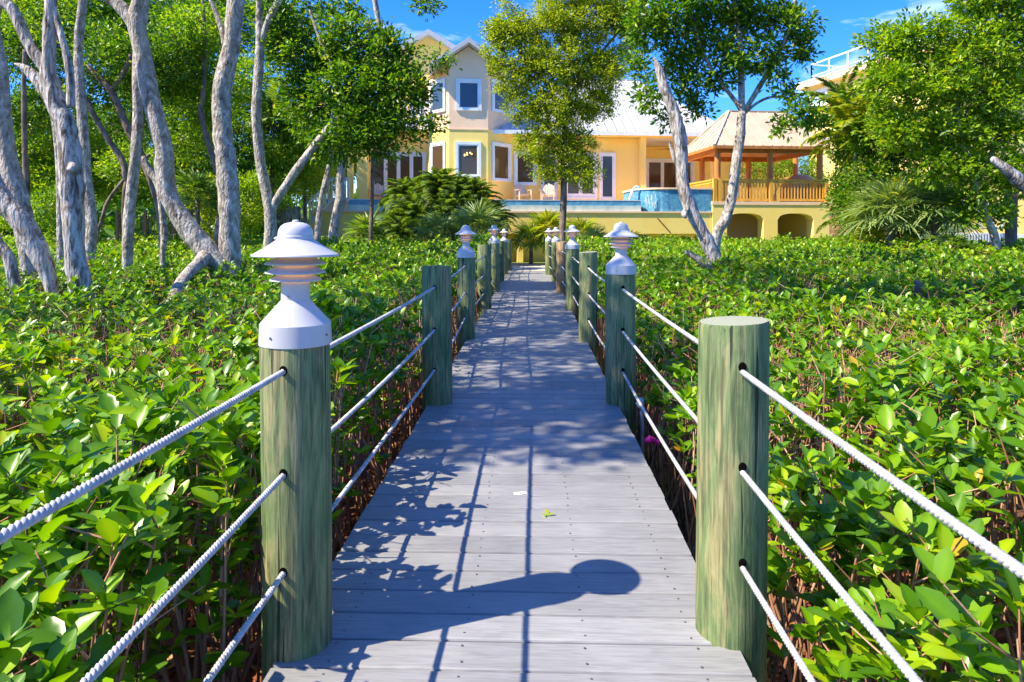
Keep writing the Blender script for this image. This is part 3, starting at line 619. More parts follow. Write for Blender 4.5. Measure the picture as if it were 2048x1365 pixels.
tree('mangrove_tree', (254,552,10.8), 'slim knotty trunk crossing behind the big curved trunk', 'tree',
     [('trunk', 10.8, [down(254,552,12,10.8), (254,552,11), (259,431,12), (268,340,10), (276,250,11), (274,170,10), (276,110,9,.2), (290,20,8,.3), (300,-60,6,.4)]),
      ('branch', 11.2, [(285,315,6), (302,345,7), (316,370,7), (325,430,7), (329,480,7), (326,505,6), down(326,520,6,11.2)])],
     [B_(240,-60,11.5,60,40)], 20, .095, 'mid', 'tall grove trees')
tree('curved_mangrove_tree', (450,548,10.3), 'great pale tree with one curved limb, one upright limb and a prop leg', 'tree',
     [('trunk', 10.3, [down(468,560,26,10.3), (461,545,24), (459,470,22), (459,409,22), (452,320,20), (446,272,20), (443,190,19), (455,130,19), (463,91,18), (472,0,17), (485,-120,13)]),
      ('limb', 10.2, [(455,560,20), (431,522,22), (405,492,22), (381,463,22), (338,395,20), (330,340,19), (327,295,19), (304,204,19), (284,104,17), (272,40,19), (277,0,13), (285,-120,9)]),
      ('prop_root', 10.2, [(415,510,16), (395,530,14,-.5), (368,556,12,-1.3), (341,604,9,-2.2), (330,640,8,-2.6)]),
      ('branch', 10.2, [(276,60,14), (245,18,14), (213,-9,13), (150,-60,10)]),
      ('branch', 10.3, [(450,90,7), (444,60,6), (427,14,5), (412,-20,4)]),
      ('branch', 10.5, [(462,560,8), (437,480,8), (441,440,6), (450,420,3)])],
     [wb(-3.6,9.8,6.9,1.2,1.3,.9), wb(-5.0,10.8,6.9,1.3,1.3,1.0), wb(-3.4,6.6,7.9,1.1,1.2,.7), wb(-2.2,8.0,8.0,1.0,1.2,.7), wb(-4.6,4.0,6.4,1.0,1.1,.6), wb(-1.2,6.6,8.6,1.0,1.0,.6)], 8, .13, 'dark', 'tall grove trees', .24, noise=.08)
tree('spreading_mangrove_tree', (536,527,14), 'tree behind the nearest lamp with a low arm sweeping right under a dark crown', 'tree',
     [('trunk', 14, [down(536,527,13,14), (536,527,12), (541,436,13), (522,327,11), (513,227,10.5), (518,136,10), (520,77,9), (518,36,7), (518,0,7), (512,-90,5)]),
      ('branch', 14, [(520,90,8), (540,36,8), (559,0,8), (590,-80,6)]),
      ('branch', 14, [(540,436,11), (546,413,10), (572,372,9), (600,331,9), (635,285,9), (665,251,9), (700,216,8), (725,170,6), (742,110,5), (735,40,4)]),
      ('branch', 14, [(660,255,6), (672,200,5), (664,130,5), (640,80,4), (620,20,3)]),
      ('branch', 14, [(735,140,5), (765,85,7), (758,50,6), (750,0,6), (742,-60,4)])],
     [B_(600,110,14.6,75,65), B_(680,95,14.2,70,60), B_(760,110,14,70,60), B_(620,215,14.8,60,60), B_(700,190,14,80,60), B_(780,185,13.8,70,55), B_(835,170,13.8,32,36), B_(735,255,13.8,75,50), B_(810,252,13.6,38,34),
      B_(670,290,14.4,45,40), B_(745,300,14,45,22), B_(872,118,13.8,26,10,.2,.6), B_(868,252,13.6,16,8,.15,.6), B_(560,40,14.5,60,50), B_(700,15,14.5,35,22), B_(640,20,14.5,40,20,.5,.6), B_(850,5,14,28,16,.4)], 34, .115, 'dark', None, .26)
tree('mangrove_tree', (665,493,20), 'twisted grey trunk with bumps standing before the stair railing', 'tree',
     [('trunk', 20, [down(662,493,12,20), (665,493,11), (671,440,10), (681,400,11), (681,360,9), (684,321,10), (688,272,9), (690,220,8)]),
      ('trunk', 20, [down(632,480,8,20), (636,460,7), (641,415,6), (646,385,6), (656,345,6), (663,310,6), (665,270,5)])],
     [B_(640,240,20,60,50), B_(690,270,20,45,35)], 22, .11, 'dark', 'small trees before the pool')
tree('young_tree', (742,472,21), 'thin pole straight young trunk beneath the dark crown', 'tree',
     [('trunk', 21, [down(742,475,5,21), (742,472,4.5), (744,400,4.3), (746,307,4.2), (748,240,4)])], [B_(748,235,20.5,50,45)], 18, .11, 'dark', 'small trees before the pool', barkm='bark_brown')
# --- trees farther back on the left
tree('slanting_tree', (325,504,16), 'thin double bent trunk far behind the curved limb', 'tree',
     [('trunk', 16, [down(325,504,9,16), (325,504,8), (325,454,8), (313,395,8), (290,327,8), (254,254,8), (222,182,7), (173,132,6)]),
      ('branch', 16, [(252,363,6), (245,322,7), (209,268,6), (170,195,5), (150,150,4)]),
      ('branch', 16, [(222,182,5), (245,150,5), (262,110,4)])],
     [B_(210,130,16.5,90,80), B_(330,120,17,90,80), B_(260,250,17.5,60,50,None,.6)], 26, .11, 'dark', 'back row trees of the grove', barkm='bark_brown')
tree('slanting_tree', (430,330,17), 'wavy thin trunk seen between the two great limbs', 'tree',
     [('trunk', 17, [down(455,470,8,17), (450,400,7), (432,335,6.5), (418,290,6), (402,227,6), (407,182,5), (409,68,4), (405,0,3)])],
     [B_(400,80,17.5,80,70), B_(400,200,18,80,60), B_(390,290,18.5,50,45,None,.7)], 26, .11, 'mid', 'back row trees of the grove', barkm='bark_brown')
tree('slim_tree', (55,418,15), 'thin pale stem between the left edge trunk and the forked trunk', 'tree',
     [('trunk', 15, [down(57,480,7,15), (55,418,6), (50,295,5.5), (48,182,5), (50,100,4)])],
     [B_(40,90,16,70,80), B_(60,220,17,70,60)], 26, .11, 'dark', 'back row trees of the grove', barkm='bark_brown')
tree('dense_tree', (130,480,22), 'rounded green tree filling the gap at the far left', 'tree', [('trunk', 22, [down(130,480,8,22), (130,440,8), (135,330,6), (150,220,4)])],
     [B_(20,300,22,70,80), B_(110,260,22,80,90), B_(120,370,22,60,60), B_(200,330,23,60,70)], 22, .13, 'mid', 'far trees behind the grove', barkm='bark_brown', spread=.38)
tree('dense_tree', (380,470,23), 'dark full tree behind the curved trunk', 'tree', [('trunk', 23, [down(378,480,8,23), (378,440,8), (385,330,6), (400,220,4)])],
     [B_(330,330,23,60,70), B_(395,260,23,70,80), B_(470,300,23,60,80), B_(300,200,23,70,70)], 22, .13, 'dark', 'far trees behind the grove', barkm='bark_brown', spread=.38)
tree('dense_tree', (560,470,25), 'bright green tree far behind the thin forked trunk', 'tree', [('trunk', 25, [down(560,480,8,25), (560,440,8), (565,330,6), (575,220,4)])],
     [B_(490,180,25,60,80), B_(560,250,25,60,60), B_(600,320,25,50,70), B_(530,340,25,55,60), B_(640,310,30,35,40)], 22, .13, 'mid', 'far trees behind the grove', barkm='bark_brown', spread=.38)
tree('dense_tree', (250,470,32), 'broad leafy tree closing the gap low behind the grove', 'tree', [('trunk', 32, [down(255,480,7,32), (255,440,7), (262,360,5)])],
     [B_(40,350,32,70,80), B_(150,330,32,70,70), B_(260,360,32,70,60), B_(370,350,32,70,70), B_(480,380,32,60,60), B_(570,330,33,50,70), B_(220,270,32,70,60)], 14, .20, 'dark', 'far trees behind the grove', barkm='bark_brown', spread=.6)
tree('dense_tree', (660,430,42), 'leafy tree beyond the left end of the yellow house', 'tree', [('trunk', 42, [down(660,455,6,42), (660,400,6), (665,300,4)])],
     [B_(650,330,42,45,60), B_(700,300,44,40,60), B_(610,340,42,45,50), B_(660,230,42,50,50)], 14, .2, 'dark', 'far trees behind the grove', barkm='bark_brown', spread=.5)
tree('dense_tree', (480,60,28), 'tall distant tree closing the sky above the grove', 'tree', [('trunk', 28, [down(440,480,9,28), (440,400,9), (450,200,7), (470,60,4)])],
     [B_(60,40,28,110,90), B_(230,40,28,110,90), B_(410,40,28,100,90), B_(560,60,28,70,60,None,.6), B_(320,160,28,100,70)], 16, .17, 'dark', 'far trees behind the grove', barkm='bark_brown', spread=.5)
tree('bare_stemmed_tree', (213,409,19), 'dark slim stem leaning right low in the grove', 'tree',
     [('trunk', 19, [down(191,490,4,19), (193,481,4), (203,445,4), (213,409,3.5), (232,380,4), (262,345,4)]), ('branch', 19, [(250,470,5), (250,400,6), (262,345,6), (300,310,4)])],
     [B_(250,330,20,55,40)], 20, .12, 'mid', 'back row trees of the grove', barkm='bark_brown')
def bush(px, py, D, blobs, label, mt, per=24, leaf=.1, spread=.28, name='shrub', group=None, cat='shrub'):
    global TOT
    p = P(px, py, D); t = thing(name, (p.x, p.y, float(ground_z(p.x, p.y))), label, cat, group)
    mb = MB(); g = float(ground_z(p.x, p.y))
    for (c, r, d) in blobs:
        for _ in range(2): mb.tube([(p.x+random.uniform(-.2,.2), p.y, g-.05), ((p.x+c[0])/2, (p.y+c[1])/2, (g+c[2])/2), (c[0]+random.uniform(-.2,.2), c[1], c[2])], [.03,.025,.012], 6)
    link('stems', mb.mesh('stems', True), M['bark_brown'], t)
    TOT += crown(t, blobs, per, leaf, mt, spread, tw=False)
bush(130,470,20,[B_(110,410,20,60,40), B_(150,450,20,50,25)], 'lime green shrub low behind the forked trunk', 'lime', group='shrubs behind the grove')
bush(60,470,21,[B_(50,440,21,60,40)], 'mid green shrub behind the leaning left trunks', 'mid', group='shrubs behind the grove')
bush(430,440,20,[B_(410,390,20,45,45), B_(440,450,20,50,35)], 'reddish olive shrub between the great limbs', 'olive', group='shrubs behind the grove')
bush(500,440,21,[B_(495,430,21,40,45), B_(500,370,21,35,35)], 'dark green shrub left of the thin forked trunk', 'mid', group='shrubs behind the grove')
bush(580,400,23,[B_(560,385,23,32,40), B_(605,300,29,30,40), B_(560,320,24,45,50)], 'yellowish green shrub under the sweeping arm', 'lime', group='shrubs behind the grove')
bush(640,400,31,[B_(640,340,31,35,50), B_(620,390,31,30,25)], 'lime shrub beside the stair railing', 'mid', group='shrubs behind the grove')
# --- centre tree
tree('olive_tree', (1125,478,22), 'single straight trunk tree with small olive leaves before the house', 'tree',
     [('trunk', 22, [down(1126,480,8,22), (1125,470,7.5), (1127,400,7), (1128,300,6), (1133,200,5), (1140,100,4), (1150,20,3)]),
      ('branch', 22, [(1131,240,4), (1100,180,3), (1060,130,2.5), (1030,90,1.5)]), ('branch', 22, [(1133,200,4), (1180,140,3), (1215,90,2.5), (1250,50,1.5)]),
      ('branch', 22, [(1129,300,3.5), (1100,260,3), (1070,230,2)]), ('branch', 22, [(1128,330,3), (1160,290,2.5), (1185,260,2)])],
     [B_(1000,60,22,40,30), B_(985,110,22,26,24,None,.7), B_(1225,120,22,55,35), B_(1265,30,22,45,35), B_(1015,190,22,30,26,None,.6), B_(1210,200,22,30,22,None,.6), B_(1030,70,22,55,45), B_(1100,45,22,65,50), B_(1170,50,22,60,55), B_(1240,40,22,50,40), B_(1040,140,22,62,45), B_(1120,130,22,75,60), B_(1195,150,22,55,45), B_(1060,215,22,50,40), B_(1130,215,22,65,50),
      B_(1190,215,22,40,30,None,.8), B_(1085,285,22,52,40), B_(1150,290,22,45,38), B_(1100,340,22,45,26), B_(1165,345,22,38,34), B_(1270,75,22,28,22), B_(1170,-10,22,90,30), B_(1015,15,22,25,20,None,.6)], 42, .095, 'olive', None, .22, twm='bark_brown', barkm='bark_brown')
# --- right: dead leaning trunk, living tree behind it
tree('dead_tree', (1432,545,11.2), 'dead leaning grey trunk, broken off at the top, right of the boardwalk', 'dead tree',
     [('trunk', 11.2, [down(1448,545,18,11.2,6), (1434,545,16), (1412,481,15), (1392,440,14), (1378,410,14), (1366,363,13), (1362,296,14), (1352,240,13), (1340,205,12), (1327,171,11), (1318,140,8), (1308,116,3)]),
      ('stub', 11.2, [(1365,345,6), (1350,320,5), (1342,296,3), (1338,285,1)]), ('stub', 11.0, [(1430,540,10), (1405,525,9), (1385,512,7), (1370,503,3)]),
      ('stub', 11.2, [(1378,410,6), (1368,428,6,-.15), (1372,436,3,-.2)])], barkm='bark_grey', noise=.17)
tree('mangrove_tree', (1431,486,12.6), 'living grey tree crossing behind the dead trunk, crown over the pavilion', 'tree',
     [('trunk', 12.6, [down(1428,520,12,12.6), (1431,486,11), (1450,440,11), (1463,395,11), (1471,336,10), (1479,277,10), (1484,225,9.5)]),
      ('branch', 12.6, [(1484,235,7), (1483,190,7), (1480,79,6), (1467,0,5), (1455,-80,3)]), ('branch', 12.6, [(1484,230,6), (1500,205,6), (1526,162,5.5), (1550,123,5), (1565,90,4), (1581,51,4), (1590,0,3)]),
      ('branch', 12.6, [(1482,220,5), (1465,195,5), (1430,150,4), (1400,90,3), (1380,20,3)]), ('branch', 12.6, [(1488,228,4), (1518,204,3), (1550,194,2.5), (1590,200,2)])],
     [B_(1290,50,12.6,40,50), B_(1280,125,12.6,26,30), B_(1300,190,12.4,26,36), B_(1345,40,12.6,55,50), B_(1350,120,12.8,45,45), B_(1385,175,12.8,50,30), B_(1430,50,12.8,60,50), B_(1440,130,12.6,55,45), B_(1400,220,12.8,28,14), B_(1510,40,12.8,60,45),
      B_(1520,110,12.6,48,36), B_(1590,40,12.6,50,40), B_(1610,95,12.6,28,34), B_(1560,150,12.4,32,20,None,.7), B_(1580,185,12.4,30,20), B_(1600,225,12.2,48,22), B_(1565,255,12.2,24,14,None,.8), B_(1640,250,12.3,24,14,None,.7), B_(1395,-30,12.6,160,30), B_(1335,235,12.6,22,12,None,.6), wb(-3.5,5.2,9.2,1.0,1.0,.5,1.2), wb(-1.5,5.3,9.4,1.1,.9,.5,1.2), wb(.6,5.6,9.7,1.1,1.0,.5,1.2), wb(2.8,5.6,9.9,1.1,1.0,.5,1.2)], 33, .115, 'dark', None, .21)
tree('dead_tree', (2130,480,8.5), 'pale broken dead trunk tip poking in at the right frame edge', 'dead tree',
     [('trunk', 8.5, [(1983,316,3), (1990,322,8), (2015,342,12), (2040,362,14), (2080,395,17), (2140,460,20), (2200,560,24), down(2230,620,24,8.5)])], barkm='bark_grey', noise=.14)
tree('tree_stump', (1842,600,7.6), 'small grey weathered stump poking out of the right thicket', 'stump',
     [('trunk', 7.6, [down(1842,620,18,7.6), (1842,612,12), (1841,590,12), (1837,572,10), (1832,562,4)])], barkm='bark_brown', noise=.25)
# --- right thick trees
tree('broad_tree', (1985,497,17), 'broad dense green tree with a bare leaning trunk by the picket fence', 'tree',
     [('trunk', 17, [down(1995,500,9,17), (1992,490,8), (1975,440,8), (1955,390,8), (1935,330,7), (1915,240,6), (1905,150,4)]), ('branch', 17, [(1950,380,5), (1985,300,4), (2010,220,3)])],
     [B_(1775,100,17.5,55,50), B_(1840,75,17,65,45), B_(1790,180,17,70,55), B_(1870,160,17,80,60), B_(1950,100,17,75,55), B_(2020,50,17,70,60), B_(2030,150,17,70,60), B_(1960,200,17,70,55), B_(1830,255,17,70,45), B_(1910,275,17,60,45),
      B_(2010,265,17,60,50), B_(1880,335,17,60,40), B_(1960,345,17,60,45), B_(2030,350,17,45,40), B_(1940,410,17,45,35), B_(2000,430,17.5,30,30), B_(1760,250,18,35,35), B_(1980,0,17,90,40)], 23, .14, 'mid', 'dense trees on the right', .3, barkm='bark')
tree('broad_tree', (1770,480,22), 'dark evergreen mass under the broad tree on the right', 'tree', [('trunk', 22, [down(1760,490,8,22), (1760,450,8), (1765,330,6), (1780,220,4)])],
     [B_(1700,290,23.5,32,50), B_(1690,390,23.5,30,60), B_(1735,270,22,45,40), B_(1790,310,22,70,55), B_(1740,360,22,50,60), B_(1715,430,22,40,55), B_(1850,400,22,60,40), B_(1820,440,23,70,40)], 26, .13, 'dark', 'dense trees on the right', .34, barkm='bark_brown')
bush(1690,330,27,[B_(1685,300,27,22,50), B_(1685,380,27,22,50)], 'bright shrub growing against the pavilion corner', 'lime', group='shrubs around the pavilion')
bush(1520,340,33.5,[B_(1510,338,33.5,34,28), B_(1565,332,33.5,36,34), B_(1615,345,33.5,34,34), B_(1630,370,33.5,26,24)], 'green shrubs seen through the pavilion', 'lime', group='shrubs around the pavilion')
bush(1760,400,21,[B_(1770,390,21,45,22), B_(1800,370,21,30,20)], 'olive shrub above the large fan palm', 'olive', group='shrubs around the pavilion')
# ---------------------------------------------------------------- palms
def feather_frond(Lf, n=34, droop=1.1, leafl=.34, seed=0, wid=.022):
    rg = np.random.default_rng(seed); pts = []; a = 0
    p = np.array([0., 0, 0]); el = .55; seg = Lf/n; pts = [p.copy()]; els = []
    for i in range(n):
        e = el-droop*(i/n)**1.5; els.append(e); p = p+np.array([math.cos(e), 0, math.sin(e)])*seg; pts.append(p.copy())
    pts = np.array(pts); O = []; Dv = []; Up = []; Ln = []
    for i in range(3, n):
        t = i/n; l = leafl*(math.sin(math.pi*min(1, .12+t*.9))**.6)
        fw = np.array([math.cos(els[i]), 0, math.sin(els[i])]); upv = np.array([-math.sin(els[i]), 0, math.cos(els[i])])
        for s in (-1, 1):
            for j in range(2):
                d = fw*(.55+.3*t)+np.array([0, s*1., 0])+upv*(.25-.45*rg.random()); O.append(pts[i]+fw*seg*.5*j); Dv.append(d); Up.append(upv+rg.normal(0, .3, 3)); Ln.append(l*(.8+.3*rg.random()))
    m_ = len(O); Ln = np.array(Ln)
    me = leaf_mesh('frond', np.array(O), np.array(Dv), np.array(Up), Ln, np.full(m_, wid), 0, .1, .22, rg.random(m_))
    return me
def fan_frond(Rr, n=26, stem=.6, seed=0, w=.05):
    rg = np.random.default_rng(seed); O = []; Dv = []; Up = []; Ln = []
    c = np.array([stem*.92, 0, stem*.35])
    for i in range(n):
        a = R(-125)+R(250)*i/(n-1); d = np.array([math.cos(a)*.95+.1, math.sin(a), .28-.3*rg.random()]); O.append(c); Dv.append(d); Up.append(np.array([0,0,1.])+rg.normal(0,.15,3)); Ln.append(Rr*(.85+.25*rg.random())*(1-.18*abs(a)/2.2))
    O += [np.array([0.,0,0])]*2; Dv += [c, c]; Up += [np.array([0,0,1.]), np.array([0,1.,0])]; Ln += [np.linalg.norm(c)*1.03]*2; W = [w]*n+[.022]*2
    return leaf_mesh('frond', np.array(O), np.array(Dv), np.array(Up), np.array(Ln), np.array(W), 1, .25, .25, rg.random(len(O)))
def palm(base, zc, nf, meshes, mt, label, group, name='palm', lean=(0,0), tr=.07, scale=1., emin=-.5, emax=1.1, cat='palm', lw=None):
    if name == 'date_palm': emin = -.9; emax = 1.25
    p = P(*base); g = float(ground_z(p.x, p.y)) if lw is None else lw
    t = thing(name, (p.x, p.y, g), label, cat, group)
    mb = MB(); hgt = zc-g; pts = [(lean[0]*k*k, lean[1]*k*k, hgt*k) for k in (0,.2,.4,.6,.8,1)]
    mb.tube(pts, [tr*1.25, tr, tr*.95, tr*.9, tr*.9, tr*1.05], 10, .06); mb.build('trunk', M['bark_brown'], t, True, local=True)
    for i in range(nf):
        me = meshes[i % len(meshes)]
        o = bpy.data.objects.new('frond', me); COL.objects.link(o); o.parent = t; o.location = (lean[0], lean[1], hgt-.03)
        f = (i+.5)/nf; e = emin+(emax-emin)*f
        o.rotation_euler = (random.uniform(-.25,.25), -e, i*2.4+random.uniform(-.3,.3)); s = scale*random.uniform(.85,1.1); o.scale = (s, s, s)
    return t
def withm(ms, mt):
    for m_ in ms: m_.materials.append(M[mt])
    return ms
FD = withm([feather_frond(1.25, 44, 1.7, .25, s, .010) for s in (1,2,3)], 'palm')
FY = withm([feather_frond(2.6, 40, 1.4, .55, s, .035) for s in (4,5,6)], 'yellowpalm')
FG = withm([feather_frond(2.6, 40, 1.4, .55, s, .035) for s in (7,8,9)], 'palm')
NS = withm([fan_frond(.75, 28, .7, s, .045) for s in (1,2)], 'fan')
NG = withm([fan_frond(.62, 24, .55, s, .055) for s in (3,4)], 'palm')
NY = withm([fan_frond(.62, 24, .5, s, .06) for s in (5,6)], 'yellowpalm')
g1 = 'fine leaved date palms by the pool wall'
palm((815,470,24.2), 2.25, 80, FD, '', 'left of the bushy date palms before the bay window', g1, 'date_palm')
palm((880,470,23.6), 2.45, 84, FD, '', 'middle bushy date palm right below the bay window', g1, 'date_palm')
palm((945,470,24.0), 2.15, 80, FD, '', 'right hand bushy date palm below the bay window', g1, 'date_palm')
palm((985,470,24.6), 1.6, 60, FD, '', 'small low date palm nearest the left railing end', g1, 'date_palm', scale=.85)
palm((850,470,24.6), 2.1, 80, FD, '', 'date palm between the left and the middle bushy date palms', g1, 'date_palm')
palm((912,470,24.6), 2.3, 80, FD, '', 'date palm filling the gap under the centre bay window', g1, 'date_palm')
palm((830,470,23.2), 1.5, 60, FD, '', 'lower date palm leaning out left of the silvery fan palm', g1, 'date_palm')
palm((905,470,23.0), 1.6, 60, FD, '', 'lower date palm just above the silvery fan palm', g1, 'date_palm')
palm((800,475,22.5), 1.05, 36, FD, '', 'lowest date palm spreading over the thicket', g1, 'date_palm', scale=.8)
g2 = 'fan palms at the end of the boardwalk'
palm((735,478,22.5), .95, 18, NG, '', 'dark spiky fan palm at the foot of the thin young trunk', g2, 'fan_palm', scale=.95)
palm((880,478,21.5), .98, 18, NS, '', 'silvery fan palm below the date palms', g2, 'fan_palm', scale=.8)
palm((955,478,21.8), 1.15, 20, NS, '', 'tall silvery fan palm left of the left lamp row', g2, 'fan_palm', scale=.9)
palm((1062,500,25.3), .75, 16, NG, '', 'dark green fan palm drooping against the yellow wall', g2, 'fan_palm', scale=1.0)
palm((1095,480,25.0), 1.15, 16, NY, '', 'yellow green fan palm behind the right lamp row', g2, 'fan_palm', scale=1.0)
palm((1160,480,24.2), .95, 16, NY, '', 'yellow green fan palm right of the straight trunk', g2, 'fan_palm', scale=.9)
palm((1190,485,22.6), .72, 14, NS, '', 'pale low fan palm beside the second right lamp', g2, 'fan_palm', scale=.6)
palm((1260,485,23.6), .72, 12, NY, '', 'small bright fan palm near the nearest right lamp', g2, 'fan_palm', scale=.6)
g3 = 'palms among the trees on the right'
palm((1780,490,18.5), 1.55, 34, NS, '', 'large silvery fan palm at the foot of the right trees', g3, 'fan_palm', scale=1.0, tr=.1)
palm((1870,490,18.0), 1.6, 28, NS, '', 'second large fan palm, partly dark, left of the picket fence', g3, 'fan_palm', scale=.95, tr=.1)
palm((1712,480,22.5), 4.3, 22, FY, '', 'yellow palm with arching fronds just right of the pavilion', g3, 'feather_palm', scale=.85)
palm((1690,480,26), 5.6, 16, FG, '', 'tall green palm rising before the neighbouring roof', g3, 'feather_palm', scale=.8)
palm((1790,480,22), 4.0, 16, FY, '', 'golden frond palm in the middle of the right trees', g3, 'feather_palm', scale=.8)
palm((1870,480,20), 3.9, 12, FY, '', 'golden palm hanging over the second large fan palm', g3, 'feather_palm', scale=.7)
palm((1715,480,23), 1.6, 14, FG, '', 'low palm at the right foot of the pavilion', g3, 'feather_palm', scale=.6)
palm((1740,490,19.5), .9, 12, NY, '', 'small bright palm in front of the large fan palm', g3, 'fan_palm', scale=.7)
palm((2022,490,19), 2.3, 10, NG, '', 'fan palm with a pale trunk at the right end of the fence', g3, 'fan_palm', scale=.8, tr=.16)
palm((395,480,19), 2.1, 16, NG, '', 'fan palm in the grove between the great limbs', 'palms in the grove', 'fan_palm', scale=.9)
palm((545,480,24), 5.0, 14, FG, '', 'feather palm far behind the thin forked trunk', 'palms in the grove', 'feather_palm', scale=.8)
palm((610,480,26), 4.9, 14, FY, '', 'bright palm beyond the sweeping arm', 'palms in the grove', 'feather_palm', scale=.75)
palm((1900,498,17.2), .75, 14, NG, '', 'dark low spiky plant before the picket fence', g3, 'fan_palm', scale=.6)
# ---------------------------------------------------------------- the yellow house
T = HF.T
def prism_hip(mb, u0, u1, v0, v1, ze, r0, r1, zr, th=.0):
    vm = (v0+v1)/2; vs = [(u0,v0,ze),(u1,v0,ze),(u1,v1,ze),(u0,v1,ze),(r0,vm,zr),(r1,vm,zr)]
    mb.add(vs, [(0,1,5,4),(1,2,5),(2,3,4,5),(3,0,4),(0,3,2,1)], T)
def seams(mb, a0, a1, b0, b1, step=.42, w=.035, h=.035):
    a0, a1, b0, b1 = map(Vector, (a0, a1, b0, b1)); n = max(2, int((a1-a0).length/step))
    for k in range(n+1):
        t = k/n; mb.bar(a0.lerp(a1, t), b0.lerp(b1, t), w, h)
class Local:
    def __init__(s, fr): s.fr = fr
def window(fr, parent, x0, x1, y0, y1, v, nm='window', glass='glass', bars=1, mull=0, fw=.12, label=None):
    u0, u1, z0, z1 = fr.rect(x0, x1, y0, y1, v); return window_u(fr, parent, u0, u1, z0, z1, v, nm, glass, bars, fw)
def window_u(fr, parent, u0, u1, z0, z1, v, nm='window', glass='glass', bars=1, fw=.12):
    TT = fr.T; mb = MB(); d0 = v-.07
    mb.box(u0, u0+fw, d0, v, z0, z1, TT); mb.box(u1-fw, u1, d0, v, z0, z1, TT); mb.box(u0+fw, u1-fw, d0, v, z1-fw, z1, TT); mb.box(u0+fw, u1-fw, d0-.02, v, z0, z0+fw*.8, TT)
    s = .055; a = u0+fw; b = u1-fw; e = z0+fw*.8; f = z1-fw
    n = max(1, bars); wd = (b-a)/n
    for k in range(n):
        l = a+k*wd; r_ = l+wd
        ss = s if n == 1 else .09
        mb.box(l, l+ss, v-.045, v-.003, e, f, TT); mb.box(r_-ss, r_, v-.045, v-.003, e, f, TT); mb.box(l+ss, r_-ss, v-.045, v-.003, f-ss, f, TT); mb.box(l+ss, r_-ss, v-.045, v-.003, e, e+ss*(1 if n == 1 else 2), TT)
    w = mb.build(nm, M['trim'], parent)
    gp = MB(); gp.add([(a, v-.02, e), (b, v-.02, e), (b, v-.02, f), (a, v-.02, f)], [(0,1,2,3)], TT); gp.build('pane', M[glass], w)
    return w
hb = HF.hp(1024, 400, 0)
house = thing('yellow_house', tuple(T((0, 4, 0))), 'large yellow stucco house with white metal roofs and a two storey bay', 'house')
FL = 2.62                                   # terrace level
def rb(x0, x1, y0, y1, v): return HF.rect(x0, x1, y0, y1, v)
# main walls of the right wing, recess and left wing
e0, e1, _, _ = rb(1018, 1278, 280, 400, 0); zE = HF.hp(1210, 276, 0)[2]
wl = MB(); wl.box(e0-1.2, e1, 0, 7.5, FL, zE, T); wl.build('wall', M['yellow'], house)
c0, c1, _, _ = rb(1277, 1287.5, 283, 378, -.05); wl = MB(); wl.box(c0, c1, -.45, -.15, FL, zE, T); wl.build('column', M['yellow'], house)
c0b, c1b, _, _ = rb(1419, 1431, 283, 378, -.05); wl = MB(); wl.box(c0b, c1b, -.45, -.15, FL, zE, T); wl.build('column', M['yellow'], house)
rr1 = HF.hp(1600, 300, 3)[0]
wl = MB(); wl.box(e1, rr1, 3.2, 7.5, FL, zE, T); wl.build('wall', M['yellow'], house)
wl = MB(); wl.box(e0-.2, HF.hp(1433, 300, -.4)[0], -.5, -.1, zE+.003, zE+.26, T); wl.build('beam', M['yellow'], house)
wl = MB(); wl.box(e1+.003, rr1, -.1, 3.2, zE+.02, zE+.12, T); wl.build('porch_ceiling', M['trim'], house)
# left wing
l0, l1, _, _ = rb(737, 900, 300, 400, 1.0); lz = HF.hp(800, 120, 1)[2]
zB = HF.hp(800, 262, 1)[2]
wl = MB(); wl.box(l0, l1, 1.0, 7.6, FL, zB, T); wl.build('wall', M['yellow'], house)
wl = MB(); wl.box(HF.hp(813, 200, 2.4)[0], l1, 2.4, 7.6, zB, HF.hp(850, 150, 2.4)[2], T); wl.build('wall', M['yellow'], house)
c0, c1, _, _ = rb(694, 735, 285, 396, -.4); wl = MB(); wl.box(c0+.45, c1, -.4, 1.6, FL, zB-.003, T); wl.build('column', M['yellow'], house)
wl = MB(); wl.box(c0, c0+.28, -.4, -.12, FL, zB-.003, T); wl.build('column', M['yellow'], house)
wl = MB(); wl.box(c0-.1, l1-1.5, -.45, 2.4, zB, zB+.22, T); wl.build('balcony_floor', M['trim'], house)
bl = MB(); z0 = zB+.22; zr_ = z0+.95; u = c0; uE = HF.hp(858, 240, -.4)[0]
bl.box(c0, uE, -.42, -.34, zr_-.06, zr_, T); bl.box(c0, uE, -.41, -.35, z0+.08, z0+.13, T)
while u < uE: bl.box(u, u+.035, -.4, -.36, z0+.13, zr_-.06, T); u += .13
bl.build('balcony_railing', M['trim'], house)
window(HF, house, 741, 853, 305, 396, 1.0, 'french_doors', 'glass', 4, fw=.11)
window(HF, house, 818, 856, 200, 262, 2.4, 'french_doors', 'glass', 2, fw=.1)
